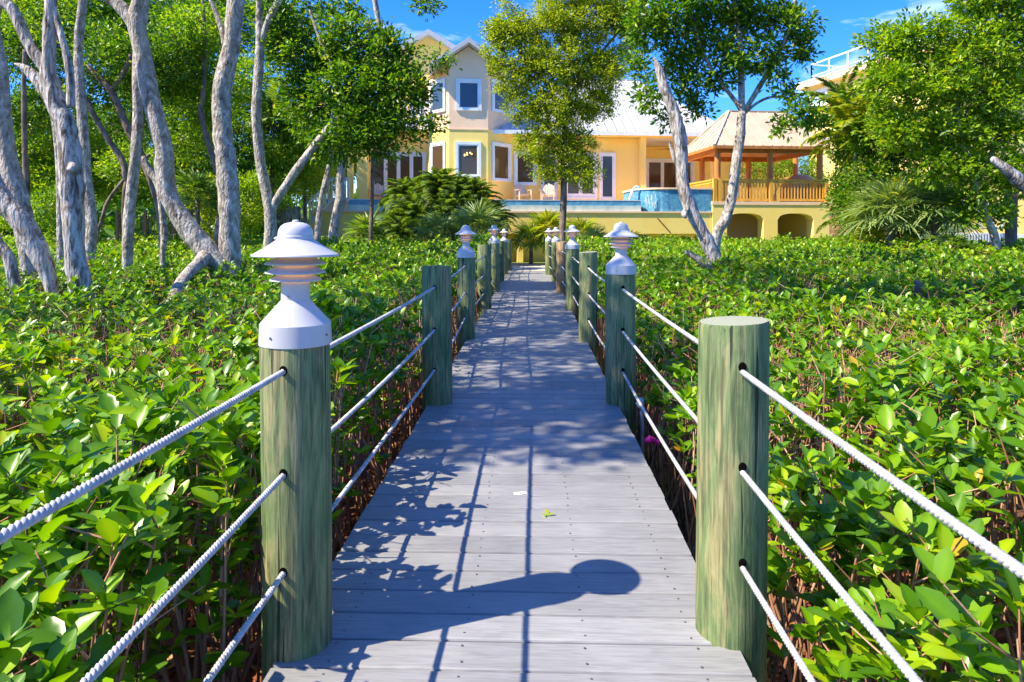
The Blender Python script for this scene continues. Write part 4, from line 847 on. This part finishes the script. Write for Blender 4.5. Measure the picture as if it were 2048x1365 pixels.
# bay
vB = -1.25; bc0 = HF.hp(898, 300, vB)[0]; bc1 = HF.hp(976, 300, vB)[0]; bl0 = HF.hp(856, 300, 0)[0]; bl1 = HF.hp(1027, 300, 0)[0]
zb0 = FL-.1; zEv = HF.hp(898, 150, vB)[2]; zmid = HF.hp(937, 260, vB)[2]; zmid2 = HF.hp(937, 240, vB)[2]
def bay(mb, z0, z1, o=0):
    pts = [(bl0-o, 1.2), (bl0-o, 0-o*.4), (bc0-o*.4, vB-o), (bc1+o*.4, vB-o), (bl1+o, 0-o*.4), (bl1+o, 1.2)]; n = len(pts)
    mb.add([(a, b_, z0) for a, b_ in pts]+[(a, b_, z1) for a, b_ in pts], [tuple(range(n))[::-1], tuple(range(n, 2*n))]+[(i, (i+1) % n, n+(i+1) % n, n+i) for i in range(n)], T)
wl = MB(); bay(wl, zb0, zmid, 0); wl.build('bay_wall', M['yellow'], house)
wl = MB(); bay(wl, zmid, zmid+.05, .03); wl.build('bay_band', M['tan'], house)
wl = MB(); bay(wl, zmid+.05, zEv, -.004); wl.build('bay_wall', M['tan'], house)
# gable over the bay, with the wall carried up into it
zP = HF.hp(938, 88, vB)[2]; um = (bc0+bc1)/2; hw = (bc1-bc0)/2
gw = MB(); zPi = zP-.12; k_ = (zPi-zEv)/(um-bl0+.1)
gw.add([(bc0, vB+.004, zEv), (bc1, vB+.004, zEv), (bc1, vB+.004, zPi-hw*k_), (um, vB+.004, zPi), (bc0, vB+.004, zPi-hw*k_),
        (bc0, 3, zEv), (bc1, 3, zEv), (bc1, 3, zPi-hw*k_), (um, 3, zPi), (bc0, 3, zPi-hw*k_)],
       [(0,1,2,3,4), (9,8,7,6,5), (0,4,9,5), (1,6,7,2), (4,3,8,9), (3,2,7,8)], T)
gw.build('bay_wall', M['tan'], house)
def gable_roof(u0, u1, vf, vb, zp, slope, th, mb):
    um = (u0+u1)/2; zl = zp-(um-u0)*slope
    for (a, b_) in ((u0, um), (um, u1)):
        za = zl if a == u0 else zp; zb_ = zp if b_ == um else zl
        mb.add([(a,vf,za-th),(b_,vf,zb_-th),(b_,vf,zb_),(a,vf,za),(a,vb,za-th),(b_,vb,zb_-th),(b_,vb,zb_),(a,vb,za)], [(0,1,2,3),(7,6,5,4),(3,2,6,7),(0,4,5,1),(0,3,7,4),(1,5,6,2)], T)
rf = MB(); ulf = HF.hp(858, 150, vB-.5)[0]; gable_roof(ulf, 2*um-ulf, vB-.55, 5, zP+.12, k_, .2, rf); 
for s_ in (-1, 1):
    n_ = 12
    for j in range(n_): vv = vB-.5+j*.45; rf.bar(T((um, vv, zP+.13)), T((um+s_*(um-ulf), vv, zP+.13-(um-ulf)*k_)), .03, .04)
rf.build('roof', M['roof'], house)
# the higher gable behind
vb_ = 2.6; pk = HF.hp(857, 64, vb_); lft = HF.hp(795, 98, vb_); sl_ = (pk[2]-lft[2])/(pk[0]-lft[0])
rf = MB(); gable_roof(pk[0]-3.1, pk[0]+3.1, vb_-.5, 9, pk[2], sl_, .28, rf); rf.build('roof', M['roof'], house)
gw = MB(); gw.add([(pk[0]-2.6,vb_,zB),(pk[0]+2.6,vb_,zB),(pk[0]+2.6,vb_,pk[2]-.28-2.6*sl_),(pk[0],vb_,pk[2]-.28),(pk[0]-2.6,vb_,pk[2]-.28-2.6*sl_),(pk[0]-2.6,8,zB),(pk[0]+2.6,8,zB),(pk[0]+2.6,8,pk[2]-.28-2.6*sl_),(pk[0],8,pk[2]-.28),(pk[0]-2.6,8,pk[2]-.28-2.6*sl_)],
       [(0,1,2,3,4),(9,8,7,6,5),(0,4,9,5),(1,6,7,2),(4,3,8,9),(3,2,7,8)], T); gw.build('gable_wall', M['yellow'], house)
# bay windows: centre face and the two slanted facets
window(HF, house, 912, 963, 159, 222, vB, 'window', 'glass_blue', 1, fw=.13); wn = window(HF, house, 910, 962, 284, 356, vB, 'window', 'glass', 1, fw=.13)
def facet(pa, pb):
    a = T((*pa, 0)); b_ = T((*pb, 0)); return Fr(a, math.atan2((b_-a).y, (b_-a).x)), (b_-a).length
fl_, ln_ = facet((bl0, 0), (bc0, vB)); fr_, ln2 = facet((bc1, vB), (bl1, 0))
for fr, ln, ys in ((fl_, ln_, ((161,226), (285,358))), (fr_, ln2, ((162,226), (286,363)))):
    px = 878 if fr is fl_ else 998
    for (ya, yb_) in ys:
        za = fr.hp(px, yb_, 0)[2]; zb_ = fr.hp(px, ya, 0)[2]; window_u(fr, house, ln*.14, ln*.86, za, zb_, -.003 if ya < 200 else 0, 'window', 'glass_blue' if ya < 200 else 'glass', 1, .12)
# chandelier glow just behind the pane
# right wing windows and doors
window(HF, house, 1028, 1073, 304, 371, 0, 'window', 'glass', 1, fw=.12)
window(HF, house, 1082, 1114, 309, 399, 0, 'door', 'glass', 1, fw=.10)
window(HF, house, 1127, 1194, 306, 399, 0, 'french_doors', 'glass', 2, fw=.12)
window(HF, house, 1198, 1231, 306, 400, 0, 'door', 'glass_blue', 1, fw=.12)
window(HF, house, 1290, 1388, 318, 390, 3.2, 'french_doors', 'glass', 3, fw=.12)
window(HF, house, 1460, 1480, 330, 395, 3.2, 'door', 'glass', 1, fw=.1)
# roof of the right wing
ra = HF.hp(985, 262, -.9); rbv = HF.hp(1432, 262, -.9); rz = HF.hp(1205, 264, -.9)[2]; vm = 4.2
rg0 = HF.hp(1150, 161, vm)[0]; rg1 = HF.hp(1272, 161, vm)[0]; rzt = HF.hp(1250, 161, vm)[2]
rf = MB(); U0, U1 = ra[0], rbv[0]+1.0; V0, V1 = -.9, 2*vm+.9
rf.add([(U0,V0,rz),(U1,V0,rz),(U1,V1,rz),(U0,V1,rz),(rg0,vm,rzt),(rg1,vm,rzt)], [(0,1,5,4),(1,2,5),(2,3,4,5),(3,0,4),(0,3,2,1)], T)
n_ = int((U1-U0)/.45)
for k in range(1, n_):
    u = U0+(U1-U0)*k/n_
    if u < rg0: t = (u-U0)/(rg0-U0); tv = V0+(vm-V0)*t; tz = rz+(rzt-rz)*t
    elif u > rg1: t = (U1-u)/(U1-rg1); tv = V0+(vm-V0)*t; tz = rz+(rzt-rz)*t
    else: tv = vm; tz = rzt
    rf.bar(T((u, V0, rz+.03)), T((u, tv, tz+.03)), .04, .07)
for (a, b_) in (((U0,V0,rz),(rg0,vm,rzt)), ((U1,V0,rz),(rg1,vm,rzt)), ((rg0,vm,rzt),(rg1,vm,rzt))): rf.bar(T((a[0],a[1],a[2]+.02)), T((b_[0],b_[1],b_[2]+.02)), .12, .05)
rf.build('roof', M['roof'], house)
gt = MB(); gt.box(U0, U1, V0-.12, V0, rz-.17, rz+.015, T); gt.build('gutter', M['trim'], house)
sf = MB(); sf.box(U0+.05, U1-.05, V0+.005, -.5, rz-.09, rz-.03, T); sf.build('soffit', M['trim'], house)
ch = MB(); 
for k in range(7):
    a = k*.9; c = T((HF.hp(936, 309, vB)[0]+.17*math.cos(a), vB-.028, HF.hp(936, 309, vB)[2]+.07*math.sin(a*1.3)-.02)); ch.tube([c, c+Vector((0,0,.05))], .028, 8)
ch.build('lit_chandelier', M['bulb'], wn)
# ceiling fan
fc = T((HF.hp(1341, 293, 1.4)[0], 1.4, zE)); fan = thing('ceiling_fan', fc, 'brown ceiling fan hanging under the covered patio roof', 'fan')
mb = MB(); mb.tube([(0,0,.02), (0,0,-.3)], .02, 8); mb.tube([(0,0,-.28), (0,0,-.36), (0,0,-.42)], [.09,.11,.04], 14); mb.build('motor', M['bark_brown'], fan, True, 40, True)
for k in range(5):
    a = k*2*math.pi/5+.2; mb = MB(); mb.bar((.1*math.cos(a), .1*math.sin(a), -.34), (.65*math.cos(a), .65*math.sin(a), -.35), .13, .012); mb.build('blade', M['wood'], fan, local=True)
# terrace, pool
tr_ = MB(); tu0 = HF.hp(690, 400, -4)[0]; tu1 = HF.hp(1600, 400, -4)[0]; tr_.box(tu0, tu1+3, -2.4, 9, -.2, FL-.05, T); tag(tr_.build('terrace', M['tan']), 'raised terrace platform under the yellow house', 'terrace')
vP = -6; pz = HF.hp(1024, 401, vP)[2]; pz2 = HF.hp(1024, 411, vP)[2]; pz3 = HF.hp(1024, 425, vP)[2]; pz4 = HF.hp(1200, 468, vP)[2]
pu0 = HF.hp(652, 410, vP)[0]; pu1 = HF.hp(1283, 410, vP)[0]; pw0 = HF.hp(618, 410, vP)[0]; pw1 = HF.hp(1423, 410, vP)[0]
pool = thing('swimming_pool', T(((pu0+pu1)/2, -4, 0)), 'raised infinity pool with a blue tiled rim and wet spill wall', 'pool')
mb = MB(); mb.box(pu0, pu1, vP+.10, vP+.34, pz2, pz, T); mb.build('tile_band', M['tile'], pool)
mb = MB(); mb.box(pu0, pu1, vP+.06, vP+.30, pz3, pz2, T); mb.build('spill_wall', M['weir'], pool)
mb = MB(); mb.box(pu0, pu1, vP+.345, -2.405, pz-.25, pz-.03, T); mb.build('pool_water', M['poolwater'], pool)
mb = MB(); mb.box(pu0, pu1, vP+.085, vP+.36, pz+.001, pz+.03, T); mb.build('coping', M['trim'], pool)
mb = MB(); mb.box(pw0, pw1, vP, -2.41, pz4, pz3-.01, T); mb.build('basin_wall', M['yellow'], pool)
mb = MB(); mb.box(pw0, pw1, vP-.05, vP+.05, pz3-.012, pz3+.05, T); mb.build('ledge', M['tan'], pool)
mb = MB(); mb.box(pw0+.4, pw1+.0, vP+.75, -2.42, -.3, pz4-.003, T); mb.build('lower_wall', M['yellow'], pool)
for px in (1040, 1165, 1290): 
    u = HF.hp(px, 480, vP)[0]; mb = MB(); mb.box(u-.1, u+.14, vP+.1, vP+.75, -.3, pz4-.004, T); mb.build('pier', M['yellow'], pool)
mb = MB(); a = HF.hp(1315, 437, vP-.03); b_ = HF.hp(1341, 466, vP-.03); mb.bar(T(a), T(b_), .03); mb.build('hose', M['black'], pool)
su0 = HF.hp(1283, 400, vP)[0]; su1 = HF.hp(1424, 400, vP)[0]; sz = HF.hp(1350, 379, vP)[2]
spa = thing('spa_basin', T(((su0+su1)/2, -5, 0)), 'raised spa with curved blue mosaic wall beside the pavilion', 'spa')
def spashape(mb, z0, z1, o=0):
    pts = [(su1+.0, -3.2+o*.1), (su1+.0, vP+.02-o)]; 
    for k in range(9):
        a = R(90*k/8); rr_ = 1.1; pts.append((su0+rr_-(rr_+o)*math.sin(a)*1.0, vP+.02+rr_-(rr_+o)*math.cos(a)))
    pts.append((su0-o, -3.2+o*.1)); n = len(pts)
    mb.add([(p[0], p[1], z0) for p in pts]+[(p[0], p[1], z1) for p in pts], [tuple(range(n)), tuple(range(n, 2*n))[::-1]]+[(i, n+i, n+(i+1) % n, (i+1) % n) for i in range(n)], T)
mb = MB(); spashape(mb, pz3+.052, sz); mb.build('tile_wall', M['tile'], spa)
mb = MB(); spashape(mb, sz, sz+.07, .05); mb.build('coping', M['tan'], spa)
def arc(pxs, v, r):
    mb = MB(); a, b_ = smooth_path([T(HF.hp(x, y, v)) for x, y in pxs], [r]*len(pxs), 6); mb.tube(a, b_, 8, .3); return mb
arc([(1279,381),(1274,374),(1267,378),(1262,390),(1259,401)], vP+.6, .05).build('water_jet', M['spray'], spa, True)
mb = MB()
for k in range(26):
    x = random.uniform(1290, 1312); y = random.uniform(398, 418); c = T(HF.hp(x, y, vP+.03)); mb.tube([c, c+Vector((random.uniform(-.03,.03), 0, random.uniform(.08,.25)))], [.006,.014], 5)
mb.build('splash', M['spray'], spa)
# pavilion (posts, railing, hip roof) on an arched base
gu0 = HF.hp(1424, 400, vP)[0]; gu1 = HF.hp(1657, 400, vP)[0]; gz = HF.hp(1540, 404, vP)[2]; gv1 = -2.3
pav = thing('pavilion', T(((gu0+gu1)/2, -4.2, 0)), 'open timber pavilion with a beige hipped roof on an arched yellow base', 'pavilion')
def arch_wall(mb, u0, u1, v0, v1, z0, z1, arcs):
    xs = [u0]
    polys = []
    cur = u0
    def slab(pts):
        n = len(pts); mb.add([(a, v0, z) for a, z in pts]+[(a, v1, z) for a, z in pts], [tuple(range(n)), tuple(range(n, 2*n))[::-1]]+[(i, n+i, n+(i+1) % n, (i+1) % n) for i in range(n)], T)
    for (a, b_, zs, zt) in arcs:
        slab([(cur, z0), (a, z0), (a, z1), (cur, z1)])
        n = 14; pr = []
        for k in range(n+1):
            t = k/n; x = a+(b_-a)*t; s_ = abs(2*t-1); z = zs+(zt-zs)*(1-s_**2.6)**.5 if s_ < 1 else zs; pr.append((x, z))
        for k in range(n): slab([pr[k], pr[k+1], (pr[k+1][0], z1), (pr[k][0], z1)])
        cur = b_
    slab([(cur, z0), (u1, z0), (u1, z1), (cur, z1)])
za1 = HF.hp(1490, 427, vP)[2]; zs1 = HF.hp(1490, 440, vP)[2]
arcs = [(HF.hp(1453, 440, vP)[0], HF.hp(1526, 440, vP)[0], zs1, za1), (HF.hp(1554, 440, vP)[0], HF.hp(1626, 440, vP)[0], zs1, za1)]
mb = MB(); arch_wall(mb, gu0, gu1, vP-.05, vP+.5, -.3, gz-.13, arcs); mb.build('arched_base', M['yellow'], pav)
mb = MB(); mb.box(gu1-.35, gu1-.005, vP+.5, gv1, -.3, gz-.14, T); mb.box(gu0+.005, gu0+.3, vP+.5, gv1, -.3, gz-.14, T)
mb.box(arcs[0][0]+1.0, arcs[0][0]+1.25, gv1-.6, gv1, -.3, gz-.14, T); mb.box(arcs[0][0]-.4, arcs[0][1]-.1, gv1, gv1+.2, -.3, gz-.14, T); mb.box(arcs[1][0]-.2, arcs[1][0]+1.2, gv1, gv1+.2, -.3, gz-.14, T); mb.build('base_wall', M['yellow'], pav)
mb = MB(); mb.box(gu0-.02, gu1+.02, vP-.08, gv1+.3, gz-.13, gz, T); mb.build('floor_slab', M['tan'], pav)
cz = HF.hp(1540, 297, vP)[2]
def colm(px, v):
    u = HF.hp(px, 350, v)[0]; mb = MB(); b_ = T((u, v, gz)); mb.tube([b_, b_+Vector((0,0,.6)), b_+Vector((0,0,cz-gz+.05))], [.13,.125,.12], 18); mb.build('column', M['wood'], pav, True, 50); return u
ua = colm(1435, vP+.15); colm(1540, vP+.15); uc = colm(1639.5, vP+.15); 
for px in (1404, 1497, 1591): colm(px, gv1-.15)
def railing(u0, v0, u1, v1, posts):
    a = Vector((u0, v0, 0)); b_ = Vector((u1, v1, 0)); Ln = (b_-a).length; mb = MB(); h = HF.hp(1540, 359, vP)[2]-gz
    mb.bar(T(a+Vector((0,0,gz+h-.03))), T(b_+Vector((0,0,gz+h-.03))), .14, .06); mb.bar(T(a+Vector((0,0,gz+.08))), T(b_+Vector((0,0,gz+.08))), .06, .09); mb.bar(T(a+Vector((0,0,gz+h-.12))), T(b_+Vector((0,0,gz+h-.12))), .05, .08)
    n = int(Ln/.135)
    for k in range(n+1):
        p = a.lerp(b_, k/n); mb.bar(T((p.x, p.y, gz+.1)), T((p.x, p.y, gz+h-.1)), .045)
    r_ = mb.build('railing', M['rail'], pav)
    for t in posts:
        p = a.lerp(b_, t); q = MB(); q.box(p.x-.075, p.x+.075, p.y-.075, p.y+.075, gz, gz+h+.02, T); q.build('newel_post', M['rail'], r_)
railing(gu0+.12, vP+.02, gu1-.1, vP+.02, (0,.045,.5,1)); railing(gu1-.1, vP+.1, gu1-.1, gv1, (1,)); railing(gu0+.12, vP+.2, gu0+.12, gv1-.4, ())
re0 = HF.hp(1428, 292, vP-.35); re1 = HF.hp(1659, 293, vP-.35); ze = HF.hp(1540, 292, vP-.35)[2]; ve1 = gv1+.35
vmid = (vP-.35+ve1)/2; rt0 = HF.hp(1457, 224, vmid)[0]; rt1 = HF.hp(1567, 224, vmid)[0]; zt = HF.hp(1510, 224, vmid)[2]
U0, U1, V0 = re0[0], re1[0], vP-.35
mb = MB(); th = .06
mb.add([(U0,V0,ze),(U1,V0,ze),(U1,ve1,ze),(U0,ve1,ze),(rt0,vmid,zt),(rt1,vmid,zt),(U0,V0,ze-th),(U1,V0,ze-th),(U1,ve1,ze-th),(U0,ve1,ze-th)], [(0,1,5,4),(1,2,5),(2,3,4,5),(3,0,4),(6,7,1,0),(7,8,2,1),(8,9,3,2),(9,6,0,3)], T)
n_ = 12
for k in range(1, n_):
    u = U0+(U1-U0)*k/n_
    if u < rt0: t = (u-U0)/(rt0-U0)
    elif u > rt1: t = (U1-u)/(U1-rt1)
    else: t = 1
    mb.bar(T((u, V0, ze+.012)), T((u, V0+(vmid-V0)*t, ze+(zt-ze)*t+.012)), .035, .04)
for k in range(1, 8):
    v = V0+(ve1-V0)*k/8; t = 1-abs(2*k/8-1); mb.bar(T((U0, v, ze+.012)), T((U0+(rt0-U0)*t, v, ze+(zt-ze)*t+.012)), .035, .04)
for a, b_ in (((U0,V0,ze),(rt0,vmid,zt)), ((U1,V0,ze),(rt1,vmid,zt)), ((rt0,vmid,zt),(rt1,vmid,zt)), ((U0,ve1,ze),(rt0,vmid,zt))): mb.bar(T((a[0],a[1],a[2]+.02)), T((b_[0],b_[1],b_[2]+.02)), .12, .05)
mb.build('roof', M['roof_tan'], pav)
mb = MB(); mb.box(U0+.3, U1-.3, V0+.4, V0+.55, ze-.26, ze-.062, T); mb.box(U0+.3, U1-.3, ve1-.55, ve1-.4, ze-.26, ze-.062, T); mb.box(U0+.3, U0+.45, V0+.553, ve1-.553, ze-.25, ze-.063, T); mb.box(U1-.45, U1-.3, V0+.553, ve1-.553, ze-.25, ze-.063, T)
mb.box(U0-.01, U1+.01, V0-.03, V0-.003, ze-.13, ze-.01, T); mb.box(U0-.03, U0-.003, V0, ve1, ze-.13, ze-.01, T); mb.build('roof_beam', M['wood'], pav)
mb = MB(); mb.box(U0+.05, U1-.05, V0+.05, ve1-.05, ze-.06, ze-.03, T); mb.build('roof_lining', M['wood'], pav)
# wicker daybed in the pavilion, chairs on the terrace
c = T((HF.hp(1601, 360, -4)[0], -4, gz)); wk = thing('wicker_daybed', c, 'round woven wicker daybed with domed hood inside the pavilion', 'daybed')
mb = MB(); pr = [(.02,1.30)]+[(.85*math.sin(R(a)), .45+.85*math.cos(R(a))) for a in range(8, 91, 8)]+[(.85,.2)]; vs = []; fs = []; n = 24; m_ = len(pr)
mb.lathe(pr[::-1], n=28); mb.build('hood', M['thatch'], wk, True, local=True)
mb = MB(); mb.lathe([(0,.0),(.8,.0),(.88,.06),(.88,.2),(.8,.28),(0,.3)], n=28); mb.build('base', M['thatch'], wk, True, 40, local=True)
M['chair'] = noisy(mat('cream_painted_wood', rough=.6), [(.50,.42,.32),(.62,.54,.44)], 6, bump=.1)
def chair_thing(loc, rz, label, mt='chair'):
    t = thing('garden_chair', loc, label, 'chair', 'slatted armchairs on the terrace', rz)
    mb = MB()
    for k in range(6): mb.box(-.27, .27, -.30+k*.10, -.30+k*.10+.085, .36-k*.018, .38-k*.018)
    mb.build('seat', M[mt], t, local=True)
    mb = MB()
    for k in range(5):
        x = -.22+k*.11; hh = .62-.05*abs(k-2); mb.add([(x-.045+.0, .24, .3),(x+.045,.24,.3),(x+.052,.24+.3*hh,.3+hh),(x-.052,.24+.3*hh,.3+hh),(x-.045,.262,.3),(x+.045,.262,.3),(x+.052,.262+.3*hh,.3+hh),(x-.052,.262+.3*hh,.3+hh)], [(0,1,2,3),(7,6,5,4),(0,4,5,1),(1,5,6,2),(2,6,7,3),(3,7,4,0)])
    mb.build('backrest', M[mt], t, local=True)
    for s in (-1, 1):
        mb = MB(); mb.box(s*.33-.06, s*.33+.06, -.36, .36, .56, .585); mb.build('armrest', M[mt], t, local=True)
        mb = MB(); mb.box(s*.30-.02, s*.30+.02, -.33, -.24, 0, .558); mb.build('leg', M[mt], t, local=True)
        mb = MB(); mb.box(s*.30-.02, s*.30+.02, .22, .30, 0, .558); mb.build('leg', M[mt], t, local=True)
    return t
ga = HF.a
for px, v, lab, rz in ((757, -.2, 'white slatted armchair before the left french doors, small table beside it', .2), (1046, -.9, 'left slatted armchair under the square window right of the bay', .3), (1096, -.9, 'right slatted armchair, in front of the single door', -.25)):
    chair_thing(T((HF.hp(px, 395, v)[0], v, FL-.05)), ga+rz, lab)
t = thing('side_table', T((HF.hp(781, 390, -.4)[0], -.4, FL-.05)), 'small white low table right of the left terrace armchair', 'table', None, ga)
mb = MB(); mb.box(-.3, .3, -.22, .22, .34, .38); mb.build('tabletop', M['trim'], t, local=True)
for sx in (-.26, .26):
    for sy in (-.18, .18): mb = MB(); mb.box(sx-.02, sx+.02, sy-.02, sy+.02, 0, .34); mb.build('leg', M['trim'], t, local=True)
t = chair_thing(T((HF.hp(1417, 372, -3.4)[0]-.35, -3.4, gz)), ga+1.2, 'dark brown chair beside the left pavilion column', 'wood'); 
# stairs on the left of the terrace
st = thing('stair_railing', T((HF.hp(630, 450, vP)[0], vP, 0)), 'white sloping stair railing climbing to the left end of the terrace', 'railing')
A = HF.hp(594, 428, vP-.1); Bp = HF.hp(664, 357, vP-.1); Cp = HF.hp(698, 357, vP-.1)
mb = MB(); mb.bar(T(A), T(Bp), .07, .06); mb.bar(T(Bp), T(Cp), .07, .06); mb.build('handrail', M['trim'], st)
A2 = (A[0], A[1], A[2]-.85); B2 = (Bp[0], Bp[1], Bp[2]-.85); C2 = (Cp[0], Cp[1], Cp[2]-.85)
mb = MB(); mb.bar(T(A2), T(B2), .05, .06); mb.bar(T(B2), T(C2), .05, .06); mb.build('lower_rail', M['trim'], st)
for k in range(12):
    t = k/11; p = Vector(A).lerp(Vector(Bp), t); mb = MB(); mb.bar(T((p.x, p.y, p.z-.9)), T((p.x, p.y, p.z)), .04); mb.build('baluster', M['trim'], st)
for k in range(1, 6):
    p = Vector(Bp).lerp(Vector(Cp), k/5); mb = MB(); mb.bar(T((p.x, p.y, p.z-.88)), T((p.x, p.y, p.z)), .04); mb.build('baluster', M['trim'], st)
mb = MB(); n = 12
for k in range(n):
    ux = A[0]+(Bp[0]-A[0])*k/n; uy = A[0]+(Bp[0]-A[0])*(k+1)/n; mb.box(ux, uy+(.6 if k == n-1 else -.002), vP+.02, vP+1.4, -.1, .1+(FL-.2)*(k+1)/n, T)
tag(recenter(mb.build('staircase', M['tan'])), 'stucco steps behind the white sloping railing', 'stairs')
# wooden gate, iron fence, low wall, sandy path at far left
mb = MB(); k = 0
for px in range(566, 600, 3): 
    a = P(px, 452, 25); mb.box(a.x, a.x+.045, a.y, a.y+.03, a.z-.5, P(px, 410+(px-566)*.12, 25).z)
g_ = mb.build('wooden_screen', M['bark_grey']); tag(recenter(g_), 'weathered grey slatted screen left of the stair railing', 'screen')
t = thing('iron_fence', P(300, 478, 24).xy.to_3d(), 'black iron fence seen between the grove trunks', 'fence')
a = P(235, 480, 25); b_ = P(405, 480, 25)
for zz_ in (1.75, .25): mb = MB(); mb.bar((a.x, a.y, zz_), (b_.x, b_.y, zz_), .04); mb.build('rail', M['black'], t)
mb = MB(); n = 30
for k in range(n+1): p = a.lerp(b_, k/n); mb.bar((p.x, p.y, 0), (p.x, p.y, 1.85), .022)
mb.build('pickets', M['black'], t)
for k in (0, .33, .66, 1): p = a.lerp(b_, k); mb = MB(); mb.bar((p.x, p.y, -.05), (p.x, p.y, 2.0), .09); mb.build('fence_post', M['black'], t)
M['stone'] = noisy(mat('speckled_stone', rough=.9), [(.22,.19,.15),(.42,.37,.30),(.55,.50,.42)], 8, bump=.8, bscale=10)
mb = MB(); a = P(85, 480, 27); b_ = P(280, 480, 27); mb.box(a.x, b_.x, a.y, a.y+.3, -.1, .95); tag(recenter(mb.build('garden_wall', M['stone'])), 'low rough stone wall beyond the grove trunks', 'wall')
mb = MB(); a = P(60, 480, 26.5); b_ = P(400, 480, 26.5); mb.box(a.x, b_.x, 23.6, 25.5, -.02, .05); tag(mb.build('garden_path', M['sand']), kind='structure')
# ---------------------------------------------------------------- neighbour building on the right
p1 = P(1593, 172, 41); p2 = P(1874, 172, 31.2); NF = Fr((p1.x, p1.y), math.atan2((p2-p1).y, (p2-p1).x)); Ln = (p2.xy-p1.xy).length; NZ = 10.0
nb_ = thing('neighbour_house', (p1.x+8, p1.y, 0), 'pale yellow flat roofed building rising behind the right trees', 'house')
mb = MB(); mb.box(.5, Ln-.4, .5, 16, -.2, NZ-.35, NF.T); mb.build('wall', M['yellow_pale'], nb_)
mb = MB(); mb.box(0, Ln, 0, 16.5, NZ-.35, NZ-.05, NF.T); mb.build('roof_slab', M['tan'], nb_)
mb = MB(); mb.box(-.04, Ln+.04, -.04, 16.54, NZ-.05, NZ+.04, NF.T); mb.build('parapet_trim', M['trim'], nb_)
def nrail(a, b_):
    a = Vector(a); b_ = Vector(b_); n = max(2, int((b_-a).length/1.3)); mb = MB()
    mb.bar(NF.T(a+Vector((0,0,1.05))), NF.T(b_+Vector((0,0,1.05))), .07); mb.bar(NF.T(a+Vector((0,0,.35))), NF.T(b_+Vector((0,0,.35))), .045)
    for k in range(n+1):
        p = a.lerp(b_, k/n); mb.bar(NF.T(p), NF.T(p+Vector((0,0,1.05))), .065)
    mb.build('roof_railing', M['trim'], nb_)
nrail((.7,.5,NZ), (Ln-.3,.5,NZ)); nrail((Ln-.3,.5,NZ), (Ln-.3,15,NZ)); nrail((.7,.5,NZ), (.7,12,NZ))
u0 = NF.hp(1621, 180, .5)[0]; u1 = NF.hp(1656, 180, .5)[0]; window_u(NF, nb_, u0, u1, NF.hp(1638, 214, .5)[2], NF.hp(1638, 180, .5)[2], .5, 'window', 'paleglass', 2, .1)
window_u(NF, nb_, u1+.8, u1+2.4, 7.0, 8.6, .5, 'window', 'paleglass', 2, .1)
a = P(1840, 430, 27.5); e = P(2200, 430, 27.5)
lw = thing('garden_annex', P(1990, 480, 28).xy.to_3d(), 'low yellow annex with grey windows behind the picket fence', 'building')
mb = MB(); mb.box(a.x, e.x, a.y, a.y+4, -.2, 3.1); mb.build('wall', M['yellow'], lw)
mb = MB(); mb.box(a.x-.05, e.x+.05, a.y-.08, a.y-.003, .95, 1.08); mb.build('ledge', M['trim'], lw)
for px in (1955, 2010, 2060):
    q = P(px, 420, 27.5); f_ = Fr((q.x, q.y), 0); window_u(f_, lw, 0, .95, 1.35, 2.35, 0, 'window', 'paleglass', 1, .08)
pf = thing('picket_fence', P(1950, 500, 20).xy.to_3d(), 'white picket fence before the yellow annex at the right', 'fence')
a = P(1880, 500, 20); b_ = P(2025, 500, 20.5); z0_ = .02; mb = MB(); n = 26
for k in range(n+1):
    p = a.lerp(b_, k/n); mb.box(p.x-.035, p.x+.035, p.y-.012, p.y+.012, z0_, 1.18+random.uniform(-.01,.01))
mb.build('pickets', M['trim'], pf)
for z in (.3, .95): mb = MB(); mb.bar((a.x, a.y+.035, z), (b_.x, b_.y+.035, z), .04, .08); mb.build('rail', M['trim'], pf)
for t in (0,.5,1): p = a.lerp(b_, t); mb = MB(); mb.box(p.x-.05, p.x+.05, p.y+.06, p.y+.16, -.05, 1.22); mb.build('fence_post', M['trim'], pf)
# ---------------------------------------------------------------- far woods closing the horizon
n = 26000; ang = RG.random(n)*math.pi*1.1-.05*math.pi; rad = 58+RG.random(n)*16; x = np.cos(ang)*rad; y = np.sin(ang)*rad
h = 2.5+2.2*np.abs(np.sin(ang*23)+.6*np.sin(ang*41+1)); z = RG.random(n)*h
me = leaf_mesh('far_woods', np.stack([x, y, z], 1), RG.normal(0, 1, (n, 3)), RG.normal(0, 1, (n, 3)), .9+RG.random(n)*.6, .6+RG.random(n)*.3, 0)
tag(link('far_woods', me, M['dark']), 'distant low belt of green woods behind the houses', 'woods', kind='stuff')
print('crown leaves', TOT)
